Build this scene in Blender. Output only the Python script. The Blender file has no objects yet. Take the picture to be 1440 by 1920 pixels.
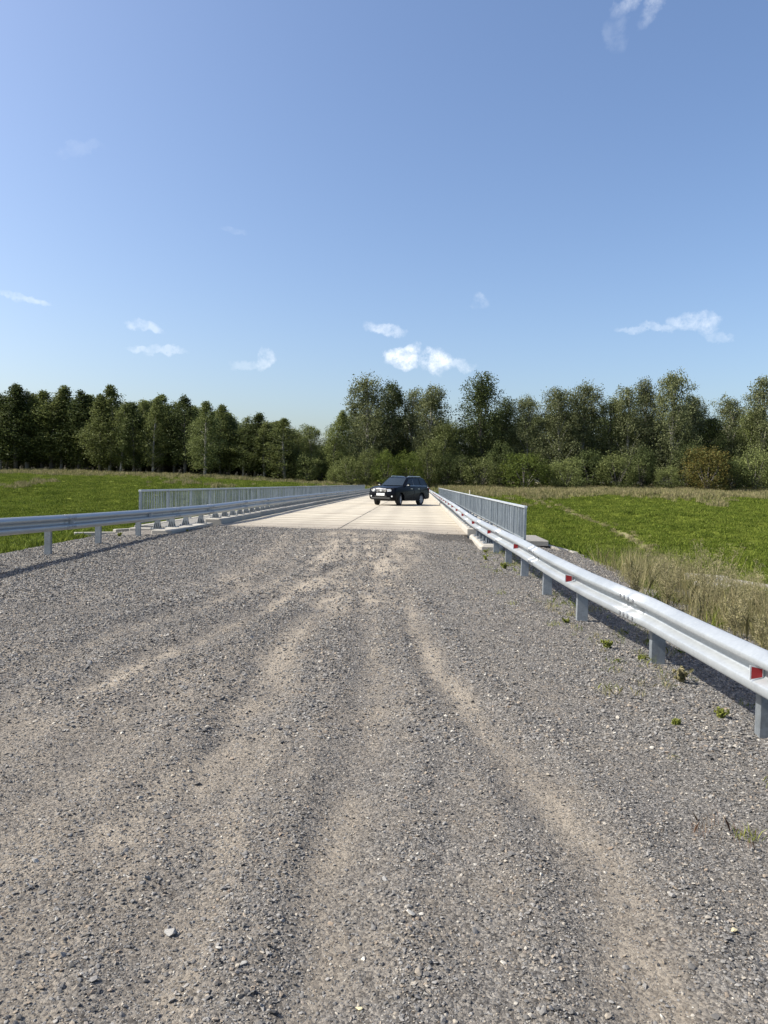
import bpy, bmesh, math, random
import numpy as np
from mathutils import Matrix, Vector

random.seed(11)
RNG = np.random.default_rng(11)
SC = bpy.context.scene
COL = SC.collection
R = math.radians

# ------------------------------------------------------------------ camera
cam_d = bpy.data.cameras.new('camera'); cam = bpy.data.objects.new('camera', cam_d); COL.objects.link(cam)
cam_d.sensor_fit = 'VERTICAL'; cam_d.sensor_height = 24.0; cam_d.lens = 24.0 * 1400.0 / 1920.0
cam_d.clip_start = 0.05; cam_d.clip_end = 6000
CAM_M = Matrix.Rotation(R(2.65), 3, 'Z') @ Matrix.Rotation(R(90 - 2.23), 3, 'X') @ Matrix.Rotation(R(1.3), 3, 'Z')
cam.matrix_world = Matrix.Translation((0, 0, 1.45)) @ CAM_M.to_4x4()
SC.camera = cam

# ------------------------------------------------------------------ sky, sun, exposure
SUN_EL = 43.5
SUN_AZ = -97.0           # degrees from +Y, clockwise: the sun stands to the left
sd = Vector((math.sin(R(SUN_AZ)) * math.cos(R(SUN_EL)), math.cos(R(SUN_AZ)) * math.cos(R(SUN_EL)), math.sin(R(SUN_EL))))
sl = bpy.data.lights.new('sun', 'SUN'); sl.energy = 5.0; sl.angle = R(0.55); sl.color = (1.0, 0.95, 0.855)
so = bpy.data.objects.new('sun', sl); COL.objects.link(so)
so.rotation_euler = sd.to_track_quat('Z', 'Y').to_euler(); so.location = (-60, 5, 50)
SC.view_settings.view_transform = 'Standard'; SC.view_settings.look = 'None'
SC.view_settings.gamma = 1.0; SC.view_settings.exposure = 0.68; SC.view_settings.use_curve_mapping = False
SKY_STRENGTH = 0.128


class NT:
    """small helper round a node tree"""
    def __init__(s, nt): s.nt = nt
    def n(s, typ, ins=None, **kw):
        nd = s.nt.nodes.new(typ)
        for k, v in kw.items(): setattr(nd, k, v)
        for k, v in (ins or {}).items():
            if isinstance(v, bpy.types.NodeSocket): s.nt.links.new(v, nd.inputs[k])
            else: nd.inputs[k].default_value = v
        return nd
    def m(s, op, a, b=0.0, c=None, clamp=False):
        nd = s.nt.nodes.new('ShaderNodeMath'); nd.operation = op; nd.use_clamp = clamp
        for i, v in enumerate((a, b, c)):
            if v is None: continue
            if isinstance(v, bpy.types.NodeSocket): s.nt.links.new(v, nd.inputs[i])
            else: nd.inputs[i].default_value = v
        return nd.outputs[0]
    def mix(s, f, a, b, blend='MIX'):
        nd = s.nt.nodes.new('ShaderNodeMix'); nd.data_type = 'RGBA'; nd.blend_type = blend
        for i, v in ((0, f), (6, a), (7, b)):
            if isinstance(v, bpy.types.NodeSocket): s.nt.links.new(v, nd.inputs[i])
            else: nd.inputs[i].default_value = (v if i == 0 else tuple(v) + ((1,) if len(v) == 3 else ()))
        return nd.outputs[2]
    def ramp(s, f, stops, interp='LINEAR'):
        nd = s.nt.nodes.new('ShaderNodeValToRGB'); nd.color_ramp.interpolation = interp
        el = nd.color_ramp.elements
        while len(el) < len(stops): el.new(0.5)
        for e, (p, c) in zip(el, stops):
            e.position = p; e.color = tuple(c) + ((1,) if len(c) == 3 else ()) if not isinstance(c, float) else (c, c, c, 1)
        s.nt.links.new(f, nd.inputs[0]); return nd.outputs[0]


world = bpy.data.worlds.new('World'); SC.world = world; world.use_nodes = True
w = NT(world.node_tree); world.node_tree.nodes.clear()
sky = w.n('ShaderNodeTexSky', sky_type='NISHITA', sun_disc=False, sun_elevation=R(SUN_EL), sun_rotation=R(SUN_AZ),
          altitude=150.0, air_density=1.0, dust_density=3.0, ozone_density=1.9)
tc = w.n('ShaderNodeTexCoord')
nrm = w.n('ShaderNodeVectorMath', {0: tc.outputs['Generated']}, operation='NORMALIZE')
sep = w.n('ShaderNodeSeparateXYZ', {0: nrm.outputs[0]})
az = w.m('ARCTAN2', sep.outputs[0], sep.outputs[1])
el = w.m('ARCSINE', sep.outputs[2])
n1 = w.n('ShaderNodeTexNoise', {'Vector': nrm.outputs[0], 'Scale': 30.0, 'Detail': 9.0, 'Roughness': 0.62})
n1s = w.n('ShaderNodeSeparateColor', {0: n1.outputs['Color']})
azw = w.m('ADD', az, w.m('MULTIPLY', w.m('SUBTRACT', n1s.outputs[0], 0.5), 0.052))
elw = w.m('ADD', el, w.m('MULTIPLY', w.m('SUBTRACT', n1s.outputs[1], 0.5), 0.036))
n2 = w.n('ShaderNodeTexNoise', {'Vector': nrm.outputs[0], 'Scale': 55.0, 'Detail': 9.0, 'Roughness': 0.68})
# clouds: azimuth, elevation, half width, half height (degrees), tilt, density
CLOUDS = [(-2.95, 11.55, 1.5, .42, -4, .62), (-1.5, 9.6, 1.15, .85, 28, .9), (1.0, 9.2, 1.35, .85, -8, .9), (2.6, 9.0, 1.3, .4, 0, .5),
          (19.6, 11.6, 1.7, .65, -8, .6), (16.4, 11.4, 2.0, .28, 0, .4), (21.2, 10.6, .8, .3, -20, .3),
          (17.1, 33.6, .75, 3.6, -22, .55), (15.0, 32.6, .6, 2.2, -32, .38), (13.6, 29.6, .6, .9, 0, .14),
          (-20.6, 10.8, 1.1, .35, -6, .5), (-19.6, 9.3, 2.0, .27, -5, .42), (-11.9, 8.9, .65, .85, -30, .6), (-13.4, 8.4, 1.3, .35, 0, .28),
          (-28.6, 11.9, 1.8, .25, -4, .48), (-25.0, 21.7, 1.4, .35, 20, .13), (-14.3, 17.9, .9, .25, 0, .14), (4.2, 13.5, .75, .4, 0, .28),
          (48.0, 10.0, 2.5, .8, 0, .6), (-62.0, 9.0, 3.0, .8, 0, .5), (130.0, 12.0, 3.5, .9, 0, .6), (-150.0, 11.0, 2.8, .8, 0, .5)]
tot = None
for (ca, ce, hw_, hh_, tilt, dens) in CLOUDS:
    dx = w.m('MULTIPLY', w.m('SUBTRACT', azw, R(ca)), math.cos(R(ce))); dy = w.m('SUBTRACT', elw, R(ce))
    ct, st = math.cos(R(tilt)), math.sin(R(tilt))
    u = w.m('DIVIDE', w.m('ADD', w.m('MULTIPLY', dx, ct), w.m('MULTIPLY', dy, st)), R(hw_))
    v = w.m('DIVIDE', w.m('SUBTRACT', w.m('MULTIPLY', dy, ct), w.m('MULTIPLY', dx, st)), R(hh_))
    d2 = w.m('ADD', w.m('MULTIPLY', u, u), w.m('MULTIPLY', v, v))
    k = w.m('MULTIPLY', w.m('SUBTRACT', 1.5, d2, clamp=True), dens * (1.0 if dens > .8 else .78))
    tot = k if tot is None else w.m('MAXIMUM', tot, k)
n2m = w.n('ShaderNodeMapRange', {'Value': n2.outputs['Fac'], 1: 0.32, 2: 0.58, 3: 0.08, 4: 1.0})
cl = w.m('MULTIPLY', tot, n2m.outputs[0], clamp=True)
cl = w.m('POWER', cl, 1.15)
hsv = w.n('ShaderNodeHueSaturation', {'Color': sky.outputs[0], 'Hue': 0.504, 'Saturation': 1.1, 'Value': 1.0})
cloud_c = w.mix(cl, hsv.outputs[0], (5.6, 5.9, 6.3))
bg = w.n('ShaderNodeBackground', {'Color': cloud_c, 'Strength': SKY_STRENGTH})
w.n('ShaderNodeOutputWorld', {0: bg.outputs[0]})

# ------------------------------------------------------------------ helpers
def tag(o, label=None, cat=None, group=None, kind=None):
    if label: o['label'] = label
    if cat: o['category'] = cat
    if group: o['group'] = group
    if kind: o['kind'] = kind
    return o

def mk_mesh(name, V, Fc, mat=None, smooth=False):
    me = bpy.data.meshes.new(name); me.from_pydata([tuple(v) for v in V], [], Fc)
    if mat:
        for m_ in (mat if isinstance(mat, (list, tuple)) else [mat]): me.materials.append(m_)
    if smooth: me.polygons.foreach_set('use_smooth', [True] * len(me.polygons))
    me.update(); return me

def quads_mesh(name, V, n, mat, smooth=False, k=4):
    """V (n*k,3) numpy -> n separate k-gons, fast"""
    me = bpy.data.meshes.new(name); V = np.ascontiguousarray(V, dtype=np.float32)
    me.vertices.add(n * k); me.vertices.foreach_set('co', V.ravel())
    me.loops.add(n * k); me.loops.foreach_set('vertex_index', np.arange(n * k, dtype=np.int32))
    me.polygons.add(n); me.polygons.foreach_set('loop_start', np.arange(0, n * k, k, dtype=np.int32))
    me.materials.append(mat)
    if smooth: me.polygons.foreach_set('use_smooth', np.ones(n, dtype=bool))
    me.update(); me.validate(); return me

def grid_mesh(name, X, Y, Z, mat, smooth=True, flip=False):
    ny, nx = X.shape; me = bpy.data.meshes.new(name)
    me.vertices.add(nx * ny); me.vertices.foreach_set('co', np.stack([X, Y, Z], -1).astype(np.float32).ravel())
    i = np.arange(ny - 1)[:, None] * nx + np.arange(nx - 1)[None, :]
    q = np.stack([i, i + 1, i + nx + 1, i + nx], -1).reshape(-1, 4)
    if flip: q = q[:, ::-1]
    nq = len(q); me.loops.add(nq * 4); me.loops.foreach_set('vertex_index', q.astype(np.int32).ravel())
    me.polygons.add(nq); me.polygons.foreach_set('loop_start', np.arange(0, nq * 4, 4, dtype=np.int32))
    if smooth: me.polygons.foreach_set('use_smooth', np.ones(nq, dtype=bool))
    me.materials.append(mat); me.update(); return me

def ob(name, me, parent=None, loc=(0, 0, 0), rot=(0, 0, 0), scl=(1, 1, 1)):
    o = bpy.data.objects.new(name, me); COL.objects.link(o)
    if parent: o.parent = parent
    o.location = loc; o.rotation_euler = rot; o.scale = scl
    return o

def empty(name, loc=(0, 0, 0), rz=0, parent=None):
    o = bpy.data.objects.new(name, None); COL.objects.link(o); o.location = loc; o.rotation_euler = (0, 0, rz)
    o.empty_display_size = .3
    if parent: o.parent = parent
    return o

def copy_tree(o, parent=None):
    c = o.copy(); COL.objects.link(c); c.parent = parent
    for ch in list(o.children): copy_tree(ch, c)
    return c

class MB:
    def __init__(s): s.V = []; s.F = []
    def add(s, V, Fc):
        b = len(s.V); s.V += [tuple(v) for v in V]; s.F += [tuple(i + b for i in f) for f in Fc]; return s
    def box(s, x0, x1, y0, y1, z0, z1, bev=0.0, M=None):
        if bev <= 0:
            V = [(x, y, z) for z in (z0, z1) for y in (y0, y1) for x in (x0, x1)]
            Fc = [(0, 2, 3, 1), (4, 5, 7, 6), (0, 1, 5, 4), (1, 3, 7, 5), (3, 2, 6, 7), (2, 0, 4, 6)]
        else:
            b = bev; rings = [(z0, 0), (z1 - b, 0), (z1, b)]; V = []; Fc = []
            for z, i_ in rings:
                xa, xb, ya, yb = x0 + i_, x1 - i_, y0 + i_, y1 - i_
                V += [(xa + b, ya, z), (xb - b, ya, z), (xb, ya + b, z), (xb, yb - b, z), (xb - b, yb, z), (xa + b, yb, z), (xa, yb - b, z), (xa, ya + b, z)]
            for r_ in range(2):
                for i in range(8):
                    j = (i + 1) % 8; Fc.append((r_ * 8 + i, r_ * 8 + j, r_ * 8 + 8 + j, r_ * 8 + 8 + i))
            Fc.append(tuple(range(16, 24))); Fc.append(tuple(reversed(range(8))))
        if M is not None: V = [M @ Vector(v) for v in V]
        return s.add(V, Fc)
    def tube(s, pts, rad, n=6, cap=True):
        pts = [Vector(p) for p in pts]; rings = []
        for i, p in enumerate(pts):
            d = (pts[min(i + 1, len(pts) - 1)] - pts[max(i - 1, 0)]).normalized()
            a = d.orthogonal().normalized() if abs(d.z) < .9 else Vector((1, 0, 0)).cross(d).normalized()
            b = d.cross(a); r_ = rad[i] if hasattr(rad, '__len__') else rad
            rings.append([p + (a * math.cos(t) + b * math.sin(t)) * r_ for t in [2 * math.pi * k / n for k in range(n)]])
        V = [v for rg in rings for v in rg]; Fc = []
        for i in range(len(pts) - 1):
            for k in range(n):
                j = (k + 1) % n; Fc.append((i * n + k, i * n + j, (i + 1) * n + j, (i + 1) * n + k))
        if cap: Fc.append(tuple(reversed(range(n)))); Fc.append(tuple(range(len(V) - n, len(V))))
        return s.add(V, Fc)
    def disc(s, c, axis, r_, n=16, h=.01, r2=None):
        c = Vector(c); ax = Vector(axis).normalized()
        return s.tube([c, c + ax * h], [r_, r2 if r2 is not None else r_], n)
    def mesh(s, name, mat, smooth=False): return mk_mesh(name, s.V, s.F, mat, smooth)
    def build(s, name, mat, parent=None, smooth=False, **k): return ob(name, s.mesh(name, mat, smooth), parent, **k)

def hsh(ix, iy, seed):
    n = (ix.astype(np.int64) * 374761393 + iy.astype(np.int64) * 668265263 + seed * 974711) & 0xffffffff
    n = ((n ^ (n >> 13)) * 1274126177) & 0xffffffff
    return ((n ^ (n >> 16)) & 0xffff) / 65535.0

def vnoise(x, y, seed=0):
    x = np.asarray(x, float); y = np.asarray(y, float)
    ix = np.floor(x); iy = np.floor(y); fx = x - ix; fy = y - iy
    fx = fx * fx * (3 - 2 * fx); fy = fy * fy * (3 - 2 * fy)
    a = hsh(ix, iy, seed); b = hsh(ix + 1, iy, seed); c = hsh(ix, iy + 1, seed); d = hsh(ix + 1, iy + 1, seed)
    return (a * (1 - fx) + b * fx) * (1 - fy) + (c * (1 - fx) + d * fx) * fy

def fbm(x, y, oc=4, seed=0, g=.5):
    t = 0; a = 1; s_ = 0
    for i in range(oc):
        t = t + a * vnoise(x * 2 ** i + 13.1 * i, y * 2 ** i - 7.7 * i, seed + i); s_ += a; a *= g
    return t / s_

def sstep(a, b, x):
    t = np.clip((x - a) / (b - a), 0, 1); return t * t * (3 - 2 * t)

# ------------------------------------------------------------------ ground heights
def z_road(x, y):
    x = np.asarray(x, float); y = np.asarray(y, float)
    c = np.interp(y, [-8, 0, 5, 12, 20, 22.2], [-.27, -.21, -.175, -.115, -.03, .006])
    z = c - np.maximum(x - 1.0, 0) * .055 - np.maximum(x - 3.2, 0) * .10
    z = z - np.maximum(-6.2 - x, 0) * .03 - np.maximum(-8.2 - x, 0) * .16
    z = z - sstep(16.5, 19, y) * sstep(1.15, 1.6, x) * .05
    return z

def z_terr(x, y):
    x = np.asarray(x, float); y = np.asarray(y, float)
    ys = [-400, -20, 15, 30, 48, 62, 80, 100, 118, 135, 165, 260, 600, 2500]
    L = np.interp(y, ys, [-4, -4, -4, -4.6, -5.4, -5.3, -3.5, -1.0, .85, 1.55, 2.4, 3.0, 4, 6])
    C_ = np.interp(y, ys, [-4, -4, -4, -4.6, -5.4, -5.3, -4.2, -2.4, -.5, .4, 1.5, 2.6, 4, 6])
    Rr = np.interp(y, ys, [-4, -4, -4, -4.6, -5.2, -5.0, -3.4, -1.3, .3, 1.0, 2.0, 3.2, 5, 8])
    lat = x / np.maximum(40, y * .35)
    z = np.where(lat < 0, C_ + (L - C_) * sstep(0.1, 1, -lat), C_ + (Rr - C_) * sstep(0.1, 1, lat))
    z = z + (fbm(x * .045, y * .045, 3, 5) - .5) * 1.1 * sstep(24, 45, y) * sstep(5, 20, np.abs(x + 2.5)) * (1 - .6 * sstep(120, 150, y))
    z = z + (fbm(x * .6, y * .6, 3, 9) - .5) * .26
    # the trodden diagonal path on the right bank leaves a shallow groove
    # embankments under the road at both ends of the bridge
    xr = np.interp(y, [0, 8, 14, 18, 24], [8.6, 8.0, 6.7, 5.3, 4.9])
    dx = np.maximum(np.maximum(x - xr, -10.8 - x), 0)
    dn = np.hypot(dx, np.maximum(y - 25.2, 0))
    edge = np.where(x > 0, -.52, -.47) + (fbm(x * .9, y * .9, 3, 4) - .5) * .10
    ze = edge - dn * .5
    core = sstep(.0, 1.4, 4.2 - x) * sstep(0, 1.0, x + 9.6) * (1 - sstep(23.2, 24, y))
    ze = ze - core * .30
    df = np.hypot(np.maximum(np.maximum(x - 5, -10 - x), 0), np.maximum(110.5 - y, 0))
    zf = -.22 - df * .5 + np.maximum(y - 120, 0) * .03
    z2 = np.maximum(z, ze); z3 = np.where(y > 60, np.maximum(z2, zf), z2)
    # let the road beyond the bridge keep its own level
    cut = np.maximum(np.abs(x + 2.5) - 4.4, 0) * .35 - .22 + np.maximum(y - 120, 0) * .03
    z3 = np.where((y > 108) & (y < 190), np.minimum(z3, np.maximum(cut, -.3)), z3)
    return z3

# ------------------------------------------------------------------ materials
def new_mat(name):
    m_ = bpy.data.materials.new(name); m_.use_nodes = True; m_.node_tree.nodes.clear(); return m_, NT(m_.node_tree)

def finish(t, bsdf, disp=None):
    t.n('ShaderNodeOutputMaterial', {0: bsdf})

def simple(name, col, rough=.5, metal=0.0, noise=0.0, nscale=8.0, bump=0.0, coat=0.0, bscale=60.0, rnd=0.0, coords='Object'):
    m_, t = new_mat(name); c = t.n('ShaderNodeTexCoord')
    nz = t.n('ShaderNodeTexNoise', {'Vector': c.outputs[coords], 'Scale': nscale, 'Detail': 6.0, 'Roughness': .6})
    k = t.n('ShaderNodeMapRange', {'Value': nz.outputs['Fac'], 1: .3, 2: .7, 3: 1 - noise, 4: 1 + noise}).outputs[0]
    if rnd:
        oi = t.n('ShaderNodeObjectInfo')
        k = t.m('MULTIPLY', k, t.n('ShaderNodeMapRange', {'Value': oi.outputs['Random'], 3: 1 - rnd, 4: 1 + rnd}).outputs[0])
    cc = t.n('ShaderNodeVectorMath', {0: tuple(col), 'Scale': k}, operation='SCALE').outputs[0]
    ins = {'Base Color': cc, 'Roughness': rough, 'Metallic': metal, 'Coat Weight': coat}
    b = t.n('ShaderNodeBsdfPrincipled', ins)
    if bump:
        nb = t.n('ShaderNodeTexNoise', {'Vector': c.outputs[coords], 'Scale': bscale, 'Detail': 5.0, 'Roughness': .65})
        bp = t.n('ShaderNodeBump', {'Height': nb.outputs['Fac'], 'Strength': bump, 'Distance': .01})
        t.nt.links.new(bp.outputs[0], b.inputs['Normal'])
    finish(t, b.outputs[0]); return m_

def galvanised(name, lo, hi, rough, metal=.35):
    m_, t = new_mat(name); c = t.n('ShaderNodeTexCoord')
    g_ = t.n('ShaderNodeNewGeometry')
    vo = t.n('ShaderNodeTexVoronoi', {'Vector': g_.outputs['Position'], 'Scale': 45.0})
    nz = t.n('ShaderNodeTexNoise', {'Vector': g_.outputs['Position'], 'Scale': 3.0, 'Detail': 7.0, 'Roughness': .65})
    mp = t.n('ShaderNodeMapping', {'Vector': g_.outputs['Position'], 'Scale': (6.0, 6.0, .7)})
    st = t.n('ShaderNodeTexNoise', {'Vector': mp.outputs[0], 'Scale': 5.0, 'Detail': 5.0})
    f = t.m('ADD', t.m('MULTIPLY', t.n('ShaderNodeSeparateColor', {0: vo.outputs['Color']}).outputs[0], .22), t.m('MULTIPLY', nz.outputs['Fac'], .9))
    f = t.m('ADD', f, t.m('MULTIPLY', st.outputs['Fac'], .35))
    oi = t.n('ShaderNodeObjectInfo')
    f = t.m('ADD', f, t.m('MULTIPLY', t.m('SUBTRACT', oi.outputs['Random'], .5), .25))
    col = t.ramp(f, [(.35, lo), (1.0, hi)])
    ro = t.m('ADD', rough - .08, t.m('MULTIPLY', nz.outputs['Fac'], .2))
    bp = t.n('ShaderNodeBump', {'Height': nz.outputs['Fac'], 'Strength': .15, 'Distance': .01})
    b = t.n('ShaderNodeBsdfPrincipled', {'Base Color': col, 'Roughness': ro, 'Metallic': metal, 'Normal': bp.outputs[0]})
    finish(t, b.outputs[0]); return m_

M_rail = galvanised('galvanised_beam', (.31, .335, .355), (.41, .435, .45), .42, .5)
M_post = galvanised('galvanised_post', (.14, .155, .17), (.27, .30, .325), .5, .4)
M_fence = galvanised('galvanised_railing', (.13, .155, .175), (.32, .36, .39), .5, .4)
M_frail = galvanised('galvanised_handrail', (.32, .355, .38), (.50, .53, .55), .45, .3)
M_bolt = simple('bolt_zinc', (.20, .21, .225), .4, .5)
M_red = simple('red_reflector', (.26, .004, .007), .5, 0, .08, 30)
M_white = simple('white_reflector', (.55, .57, .58), .4, 0)

def concrete(name, col, rnd=.08, joint=False):
    m_, t = new_mat(name); g_ = t.n('ShaderNodeNewGeometry'); P = g_.outputs['Position']
    n_a = t.n('ShaderNodeTexNoise', {'Vector': P, 'Scale': 1.3, 'Detail': 8.0, 'Roughness': .68})
    n_b = t.n('ShaderNodeTexNoise', {'Vector': P, 'Scale': 22.0, 'Detail': 6.0, 'Roughness': .7})
    vo = t.n('ShaderNodeTexVoronoi', {'Vector': P, 'Scale': 60.0})
    k = t.n('ShaderNodeMapRange', {'Value': n_a.outputs['Fac'], 1: .25, 2: .75, 3: .82, 4: 1.12}).outputs[0]
    k = t.m('MULTIPLY', k, t.n('ShaderNodeMapRange', {'Value': n_b.outputs['Fac'], 1: .3, 2: .7, 3: .86, 4: 1.1}).outputs[0])
    oi = t.n('ShaderNodeObjectInfo')
    k = t.m('MULTIPLY', k, t.n('ShaderNodeMapRange', {'Value': oi.outputs['Random'], 3: 1 - rnd, 4: 1 + rnd}).outputs[0])
    cc = t.n('ShaderNodeVectorMath', {0: tuple(col), 'Scale': k}, operation='SCALE').outputs[0]
    if joint:   # patches of trodden grit and grey scuffs
        mp = t.n('ShaderNodeMapping', {'Vector': P, 'Scale': (.9, 3.2, 1)})
        n_c = t.n('ShaderNodeTexNoise', {'Vector': mp.outputs[0], 'Scale': 1.1, 'Detail': 7.0, 'Roughness': .7})
        f = t.n('ShaderNodeMapRange', {'Value': n_c.outputs['Fac'], 1: .56, 2: .70, 3: 0.0, 4: .6}).outputs[0]
        cc = t.mix(f, cc, (.26, .235, .195))
        ps = t.n('ShaderNodeSeparateXYZ', {0: P})
        nd = t.n('ShaderNodeTexNoise', {'Vector': P, 'Scale': 2.2, 'Detail': 9.0, 'Roughness': .72})
        near = t.n('ShaderNodeMapRange', {'Value': t.m('ADD', ps.outputs[1], t.m('MULTIPLY', t.m('SUBTRACT', nd.outputs['Fac'], .5), 7.0)), 1: 22.8, 2: 28.5, 3: .92, 4: .0}).outputs[0]
        cc = t.mix(near, cc, (.235, .205, .165))
        xw = t.m('ADD', ps.outputs[0], t.m('MULTIPLY', t.m('SUBTRACT', nd.outputs['Fac'], .5), .5))
        tm = None
        for xc in (-3.9, -2.3, -1.15, .35):
            q_ = t.n('ShaderNodeMapRange', {'Value': t.m('ABSOLUTE', t.m('SUBTRACT', xw, xc)), 1: .1, 2: .42, 3: .30, 4: 0.0}).outputs[0]
            tm = q_ if tm is None else t.m('MAXIMUM', tm, q_)
        cc = t.mix(t.m('MULTIPLY', tm, t.m('MULTIPLY', nd.outputs['Fac'], 1.6)), cc, (.20, .175, .14))
        oc = t.n('ShaderNodeTexCoord'); so_ = t.n('ShaderNodeSeparateXYZ', {0: oc.outputs['Object']})
        dd = t.m('ABSOLUTE', t.m('SUBTRACT', so_.outputs[1], .731))
        ed = t.n('ShaderNodeMapRange', {'Value': t.m('ADD', dd, t.m('MULTIPLY', t.m('SUBTRACT', n_c.outputs['Fac'], .5), .22)), 1: .60, 2: .70, 3: 0.0, 4: .7}).outputs[0]
        cc = t.mix(ed, cc, (.15, .125, .095))
    bp = t.n('ShaderNodeBump', {'Height': t.m('ADD', n_b.outputs['Fac'], t.m('MULTIPLY', vo.outputs['Distance'], .5)), 'Strength': .35, 'Distance': .008})
    b = t.n('ShaderNodeBsdfPrincipled', {'Base Color': cc, 'Roughness': .88, 'Normal': bp.outputs[0]})
    finish(t, b.outputs[0]); return m_

M_deck = concrete('deck_concrete', (.44, .395, .31), .08, True)
M_kerb = concrete('kerb_concrete', (.34, .32, .28), .1)
M_old = concrete('old_concrete', (.30, .285, .25), .1)

GREY_D = (.115, .117, .122); GREY_M = (.20, .20, .202); TAN = (.33, .285, .225)

def gravel_ground():
    m_, t = new_mat('gravel_ground'); g_ = t.n('ShaderNodeNewGeometry'); P = g_.outputs['Position']
    at = t.n('ShaderNodeAttribute', attribute_name='dust')
    dust = at.outputs['Fac']
    n_a = t.n('ShaderNodeTexNoise', {'Vector': P, 'Scale': 2.6, 'Detail': 9.0, 'Roughness': .72})
    n_f = t.n('ShaderNodeTexNoise', {'Vector': P, 'Scale': 260.0, 'Detail': 4.0, 'Roughness': .7})
    v1 = t.n('ShaderNodeTexVoronoi', {'Vector': P, 'Scale': 95.0, 'Randomness': 1.0})
    v2 = t.n('ShaderNodeTexVoronoi', {'Vector': P, 'Scale': 42.0, 'Randomness': 1.0})
    c1 = t.n('ShaderNodeSeparateColor', {0: v1.outputs['Color']}).outputs[0]
    c2 = t.n('ShaderNodeSeparateColor', {0: v2.outputs['Color']}).outputs[1]
    g0 = t.ramp(t.m('ADD', t.m('MULTIPLY', c1, .6), t.m('MULTIPLY', c2, .4)), [(.1, (.048, .045, .042)), (.5, (.138, .130, .120)), (.85, (.245, .232, .213)), (1.0, (.34, .32, .285))])
    tl_ = t.ramp(t.m('ADD', t.m('MULTIPLY', n_f.outputs['Fac'], .6), t.m('MULTIPLY', c1, .4)), [(.2, (.22, .188, .145)), (.5, (.31, .268, .212)), (.85, (.37, .328, .265))])
    td_ = t.ramp(t.m('ADD', t.m('MULTIPLY', n_f.outputs['Fac'], .6), t.m('MULTIPLY', c1, .4)), [(.2, (.115, .099, .080)), (.5, (.205, .178, .144)), (.85, (.285, .252, .206))])
    tn = t.mix(t.n('ShaderNodeMapRange', {'Value': dust, 1: .42, 2: 1.0}).outputs[0], td_, tl_)
    dn = t.m('ADD', dust, t.m('MULTIPLY', t.m('SUBTRACT', n_a.outputs['Fac'], .5), 1.9))
    dn = t.m('ADD', dn, t.m('MULTIPLY', t.m('SUBTRACT', c1, .5), .35))
    fm = t.n('ShaderNodeMapRange', {'Value': dn, 1: .02, 2: .75, 3: 0.10, 4: .92})
    col = t.mix(fm.outputs[0], g0, tn)
    st = t.n('ShaderNodeAttribute', attribute_name='stain')
    sn = t.n('ShaderNodeMapRange', {'Value': t.m('ADD', st.outputs['Fac'], t.m('MULTIPLY', t.m('SUBTRACT', n_a.outputs['Fac'], .5), .9)), 1: .4, 2: .8, 3: 0.0, 4: .8})
    col = t.mix(sn.outputs[0], col, (.05, .045, .04))
    h = t.m('ADD', t.m('MULTIPLY', t.m('SUBTRACT', 1.0, v1.outputs['Distance']), .5), t.m('MULTIPLY', t.m('SUBTRACT', 1.0, v2.outputs['Distance']), 1.0))
    h = t.m('MULTIPLY', h, t.m('SUBTRACT', 1.0, t.m('MULTIPLY', fm.outputs[0], .6)))
    h = t.m('ADD', h, t.m('MULTIPLY', n_f.outputs['Fac'], .5))
    bp = t.n('ShaderNodeBump', {'Height': h, 'Strength': 1.0, 'Distance': .012})
    b = t.n('ShaderNodeBsdfPrincipled', {'Base Color': col, 'Roughness': .95, 'Normal': bp.outputs[0], 'Specular IOR Level': .2})
    finish(t, b.outputs[0]); return m_
M_gravel = gravel_ground()

def stone_mat(name, stops):
    m_, t = new_mat(name); oi = t.n('ShaderNodeObjectInfo'); c = t.n('ShaderNodeTexCoord')
    base = t.ramp(oi.outputs['Random'], stops)
    nz = t.n('ShaderNodeTexNoise', {'Vector': c.outputs['Object'], 'Scale': 3.5, 'Detail': 5.0, 'Roughness': .7})
    k = t.n('ShaderNodeMapRange', {'Value': nz.outputs['Fac'], 1: .3, 2: .7, 3: .8, 4: 1.2}).outputs[0]
    cc = t.n('ShaderNodeVectorMath', {0: base, 'Scale': k}, operation='SCALE').outputs[0]
    b = t.n('ShaderNodeBsdfPrincipled', {'Base Color': cc, 'Roughness': .85, 'Specular IOR Level': .3})
    finish(t, b.outputs[0]); return m_
M_stone = stone_mat('crushed_stone', [(0, (.055, .054, .053)), (.24, (.105, .102, .098)), (.60, (.175, .169, .160)), (.80, (.245, .236, .221)), (.84, (.20, .158, .12)), (.93, (.27, .238, .192)), (.985, (.33, .31, .27)), (1.0, (.46, .44, .39))])
M_bigstone = simple('big_stone', (.27, .265, .25), .85, 0, .25, 30, .4, bscale=70)
M_yelstone = simple('yellow_stone', (.50, .44, .27), .85, 0, .25, 30, .4, bscale=70)
M_palestone = simple('pale_stone', (.47, .44, .38), .85, 0, .2, 30, .4, bscale=70)

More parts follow.
